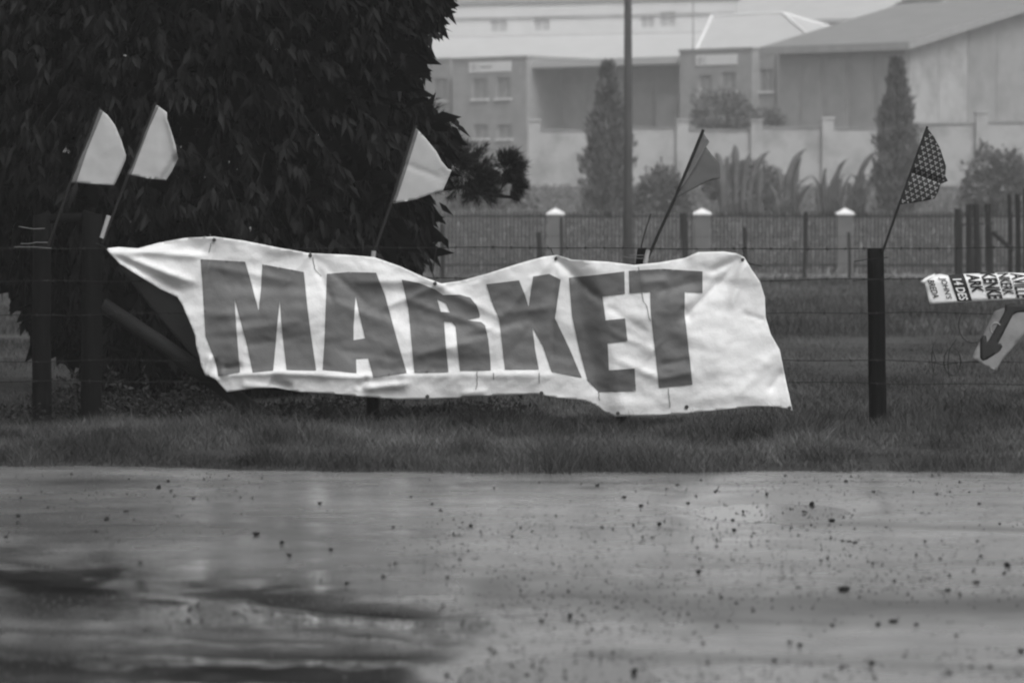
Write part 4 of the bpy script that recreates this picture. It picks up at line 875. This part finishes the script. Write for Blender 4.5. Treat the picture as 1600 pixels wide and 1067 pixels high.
MB().tube(ring, .004, 4).build('round_mark', M['frame'], arw)

# ------------------------------------------------------------------ mud clods (pieces of the mud track)
import bmesh
clod_me = []
for s in range(5):
    bm = bmesh.new(); bmesh.ops.create_icosphere(bm, subdivisions=1, radius=1.0)
    r_ = random.Random(s)
    for v in bm.verts: v.co *= r_.uniform(.5, 1.3); v.co.z *= .8
    me = bpy.data.meshes.new('mud_clod'); bm.to_mesh(me); bm.free(); me.materials.append(M['clod']); me.polygons.foreach_set('use_smooth', [True] * len(me.polygons)); clod_me.append(me)
CL = [(248, 766, 10), (263, 755, 8), (267, 771, 9), (166, 815, 12), (197, 803, 9), (402, 838, 14), (440, 851, 10), (452, 871, 10), (542, 918, 15), (598, 905, 12), (32, 782, 9), (75, 796, 8), (29, 809, 9), (112, 744, 6), (302, 782, 6), (500, 790, 8), (642, 780, 6), (675, 791, 7), (772, 767, 7), (614, 826, 8), (735, 824, 8), (517, 862, 7), (352, 752, 6), (410, 749, 6), (220, 882, 9), (150, 832, 7), (10, 840, 8), (975, 781, 11), (1002, 793, 10), (1030, 822, 12), (1020, 843, 7), (1075, 786, 8), (1118, 770, 6), (1095, 751, 6), (1198, 775, 9), (1161, 796, 9), (1147, 831, 10), (1177, 835, 7), (1145, 810, 7), (1269, 784, 11), (1257, 796, 9), (1321, 755, 8), (1301, 814, 11), (1445, 851, 9), (1336, 851, 7), (1574, 886, 13), (1092, 896, 15), (1320, 926, 16), (1397, 974, 13), (1431, 981, 13), (1372, 980, 11), (1495, 995, 11), (890, 967, 12), (847, 976, 11), (1435, 858, 5), (1365, 771, 6), (1427, 771, 6), (1484, 771, 6), (1515, 771, 5), (1562, 822, 8), (934, 762, 7), (1126, 937, 9), (1233, 1003, 12), (990, 1044, 16), (1210, 1034, 12), (1362, 1039, 13), (1300, 980, 9), (1525, 912, 9), (1482, 924, 9), (1597, 1012, 14), (1530, 790, 6), (1500, 756, 5), (1250, 1005, 9), (700, 905, 7), (814, 826, 7), (1397, 910, 8)]
for k in range(25): CL.append((random.uniform(-60, 1660), 746 + 250 * random.random() ** 2, random.uniform(2.5, 4.5)))
for (x, y, s) in CL:
    d = ray(x, y); t = -CAM_Z / d.z; X, Y = d.x * t, d.y * t; r = s / F * Y / 2; z = float(mud_z(np.array([X]), np.array([Y]))[0]); z = max(z, -.0165)
    o = bpy.data.objects.new('mud_clod', random.choice(clod_me)); COL.objects.link(o); o.parent = mud
    o.location = (X, Y, z + r * .5); r *= random.uniform(.75, 1.0); o.scale = (r * random.uniform(.7, 1.5), r * random.uniform(.7, 1.3), r * random.uniform(.7, 1.3)); o.rotation_euler = (0, 0, random.uniform(0, 6.28))

# grit and crumbs too small to pick apart
n = 9000; py = 742 + 325 * RNG.uniform(0, 1, n) ** 1.25; Yg = CAM_Z / np.tan(PITCH + np.arctan((py - 533.5) / F)); Xg = RNG.uniform(-1, 1, n) * (820 / F * Yg)
kp = vnoise(Xg * 1.1, Yg * .8, 300) + .35 * RNG.uniform(0, 1, n) > .55; Xg, Yg = Xg[kp], Yg[kp]; n = len(Xg); rg = RNG.uniform(.0015, .005, n) * (1 + 1.0 * (RNG.uniform(0, 1, n) < .05)); zg = np.maximum(mud_z(Xg, Yg), -.0165)
O = np.array([[1, 0, 0], [0, 1, 0], [-1, 0, 0], [0, -1, 0], [0, 0, 1.2], [0, 0, -.5]]); FO = np.array([[0, 1, 4], [1, 2, 4], [2, 3, 4], [3, 0, 4], [1, 0, 5], [2, 1, 5], [3, 2, 5], [0, 3, 5]])
V = np.stack([Xg, Yg, zg + rg * .3], 1)[:, None, :] + O[None] * RNG.uniform(.6, 1.4, (n, 6, 1)) * rg[:, None, None]
gr = kind(np_mesh('grit', V.reshape(-1, 3), (FO[None] + (np.arange(n) * 6)[:, None, None]).reshape(-1, 3), M['grit'], mud), 'stuff')

# ------------------------------------------------------------------ grass
def scatter(n, y0, y1, pad=.35, p=1.0):
    Y = y0 + (y1 - y0) * RNG.uniform(0, 1, n) ** p; hw = 800 / F * Y + pad; X = RNG.uniform(-1, 1, n) * hw; return X, Y
def ground_pts(X, Y): return np.stack([X, Y, field_z(X, Y) - .01], 1)
parts = []
X, Y = scatter(240000, 23.5, 30.9, .5); keep = Y > verge_edge(X) + .06 - .25 * (vnoise(X * 9, Y * 0, 8) > .72); X, Y = X[keep], Y[keep]; n = len(X)
cl = vnoise(X * 1.7, Y * 1.3, 200); cl2 = vnoise(X * 5, Y * 4, 201)
H = (.010 + .095 * cl ** 2 + .06 * cl2 ** 2.5) * RNG.uniform(.5, 1.35, n); H *= 1 + .5 * np.exp(-((Y - 27.3) / 1.2) ** 2) + .35 * smooth(24.4, 23.8, Y); tf = smooth(.62, .8, vnoise(X * 3.3, Y * 1.6, 204)); H *= 1 + .45 * tf * (Y < 27.5); H *= .30 + .70 * smooth(45, 110, np.abs(800 + F * X / Y - 1371) + 60 * (Y < 25.2))
parts.append(blades(ground_pts(X, Y), H, RNG.uniform(.002, .0042, n), np.full(n, .8), RNG.uniform(.45, 1.55, n) * (.35 + 1.3 * vnoise(X * .8, Y * .8, 202)) * (.45 + 1.1 * vnoise(X * 4, Y * 2, 203)) * (1 + .8 * (RNG.uniform(0, 1, n) < .06))))
V, T, t = join(parts); kind(np_mesh('verge_grass', V, T, M['grass'], None, t), 'stuff')
X, Y = scatter(150000, 30.3, 58, .8, 1.6); n = len(X); cl = vnoise(X * .9, Y * .5, 210)
H = (.02 + .16 * cl ** 2) * RNG.uniform(.5, 1.3, n)
parts = [blades(ground_pts(X, Y), H, RNG.uniform(.004, .007, n), np.full(n, .8), RNG.uniform(.5, 1.5, n) * (.35 + 1.3 * vnoise(X * .5, Y * .25, 212)) * (.55 + .9 * vnoise(X * 2.5, Y * .9, 213)))]
X, Y = scatter(60000, 56, 125, 2, 1.2); n = len(X); cl = vnoise(X * .5, Y * .3, 220)
parts.append(blades(ground_pts(X, Y), (.06 + .12 * cl) * RNG.uniform(.6, 1.3, n), RNG.uniform(.012, .026, n), np.full(n, .5), RNG.uniform(.5, 1.5, n) * (.4 + 1.2 * vnoise(X * .3, Y * .12, 222))))
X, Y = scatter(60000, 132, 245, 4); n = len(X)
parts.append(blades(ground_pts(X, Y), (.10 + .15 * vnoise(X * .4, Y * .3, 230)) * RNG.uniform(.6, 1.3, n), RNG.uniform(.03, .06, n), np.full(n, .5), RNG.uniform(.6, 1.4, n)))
parts[-1] = (parts[-1][0], parts[-1][1], parts[-1][2] * 3.3)  # far slope grass paled, mist put into its tone
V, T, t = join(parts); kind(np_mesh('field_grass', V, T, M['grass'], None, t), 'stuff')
# seed stalks and longer tufts on the brow and round the posts
C = []; Hh = []
for k in range(260):
    x = random.choice((random.uniform(0, 1600), random.uniform(440, 900), random.uniform(1300, 1500), random.uniform(150, 330))); Yb = random.uniform(26.5, 29.8); X = (x - 800) / F * Yb
    for j in range(14): C.append((X + random.gauss(0, .03), Yb + random.gauss(0, .03), 0)); Hh.append(random.uniform(.05, .15))
C = np.array(C); C[:, 2] = field_z(C[:, 0], C[:, 1]) - .01; n = len(C)
V, T, t = blades(C, np.array(Hh), RNG.uniform(.003, .005, n), np.full(n, .45), RNG.uniform(.8, 2.0, n)); kind(np_mesh('tall_grass', V, T, M['grass'], None, t), 'stuff')
# low weeds below the banner, coloured dark to stand in for shade there
n = 16000; px_ = np.where(RNG.uniform(0, 1, n) < .72, RNG.uniform(330, 860, n), RNG.uniform(-80, 345, n)); Yw = RNG.uniform(29.5, 31.6, n); Xw = (px_ - 800) / F * Yw
cw = vnoise(Xw * 3, Yw * 2, 501); hw_ = np.where(px_ > 345, .10, .26) * (.25 + 1.1 * cw) * RNG.uniform(0, 1, n) ** .7; kp = (cw > .33) & (RNG.uniform(0, 1, n) < smooth(870, 640, px_)) & ~((px_ > 335) & (px_ < 450) & (RNG.uniform(0, 1, n) < .6))
C = np.stack([Xw, Yw, field_z(Xw, Yw) + hw_], 1)[kp]; n = len(C)
V, T, t = leaf_cards(C, unit(n) + np.array([0, 0, .5]), unit(n), RNG.uniform(.025, .06, n), RNG.uniform(.01, .024, n), RNG.uniform(.15, .6, n)); kind(np_mesh('low_weeds', V, T, M['weed'], None, t), 'stuff')
# leafy weeds under the left end of the banner
for k, (x, y, h, lab) in enumerate(((215, 640, .42, 'leafy weed right of the strainer post'), (290, 640, .36, 'leafy weed below the timber brace'), (118, 640, .38, 'leafy weed between the two left posts'), (470, 660, .2, 'low weed under the letter M'), (380, 640, .16, 'small weed beside the foot of the brace'))):
    Yb = 30.5 if k < 3 else 30.3; b = P(x, y, Yb); z0 = fz(b.x, Yb); root = thing('leafy_weed', lab, 'weed', (b.x, Yb, z0), 'leafy weeds along the fence foot'); mb = MB(); parts = []
    for s in range(11):
        a = random.uniform(0, 6.28); rr = random.uniform(.03, .22); hh_ = h * random.uniform(.6, 1.1); p0 = Vector((b.x + random.gauss(0, .04), Yb + random.gauss(0, .04), z0 - .02)); p1 = p0 + Vector((math.cos(a) * rr * .5, math.sin(a) * rr * .5, hh_ * .6)); p2 = p0 + Vector((math.cos(a) * rr, math.sin(a) * rr, hh_))
        mb.tube([p0, p1, p2], [.004, .003, .0015], 4); m_ = 16; tt = RNG.uniform(.2, 1, m_); Cc = np.array([tuple(p0.lerp(p1, q * 2) if q < .5 else p1.lerp(p2, q * 2 - 1)) for q in tt])
        parts.append(leaf_cards(Cc, unit(m_) + np.array([0, 0, .3]), unit(m_), RNG.uniform(.03, .075, m_), RNG.uniform(.012, .026, m_), RNG.uniform(.6, 1.5, m_)))
    mb.build('stems', M['bark'], root); V, T, t = join(parts); kind(np_mesh('foliage', V, T, M['weed'], root, t), 'stuff')

# ------------------------------------------------------------------ haze
hm = bpy.data.materials.new('mist'); hm.use_nodes = True; N = hm.node_tree.nodes; N.clear()
pv = N.new('ShaderNodeVolumePrincipled'); ou = N.new('ShaderNodeOutputMaterial'); hm.node_tree.links.new(pv.outputs[0], ou.inputs['Volume'])
pv.inputs['Color'].default_value = (.95, .95, .95, 1); pv.inputs['Density'].default_value = 0.0008; pv.inputs['Anisotropy'].default_value = 0.1
kind(MB().box(-420, 420, -80, 720, -1.2, 45).build('haze', hm), 'stuff')
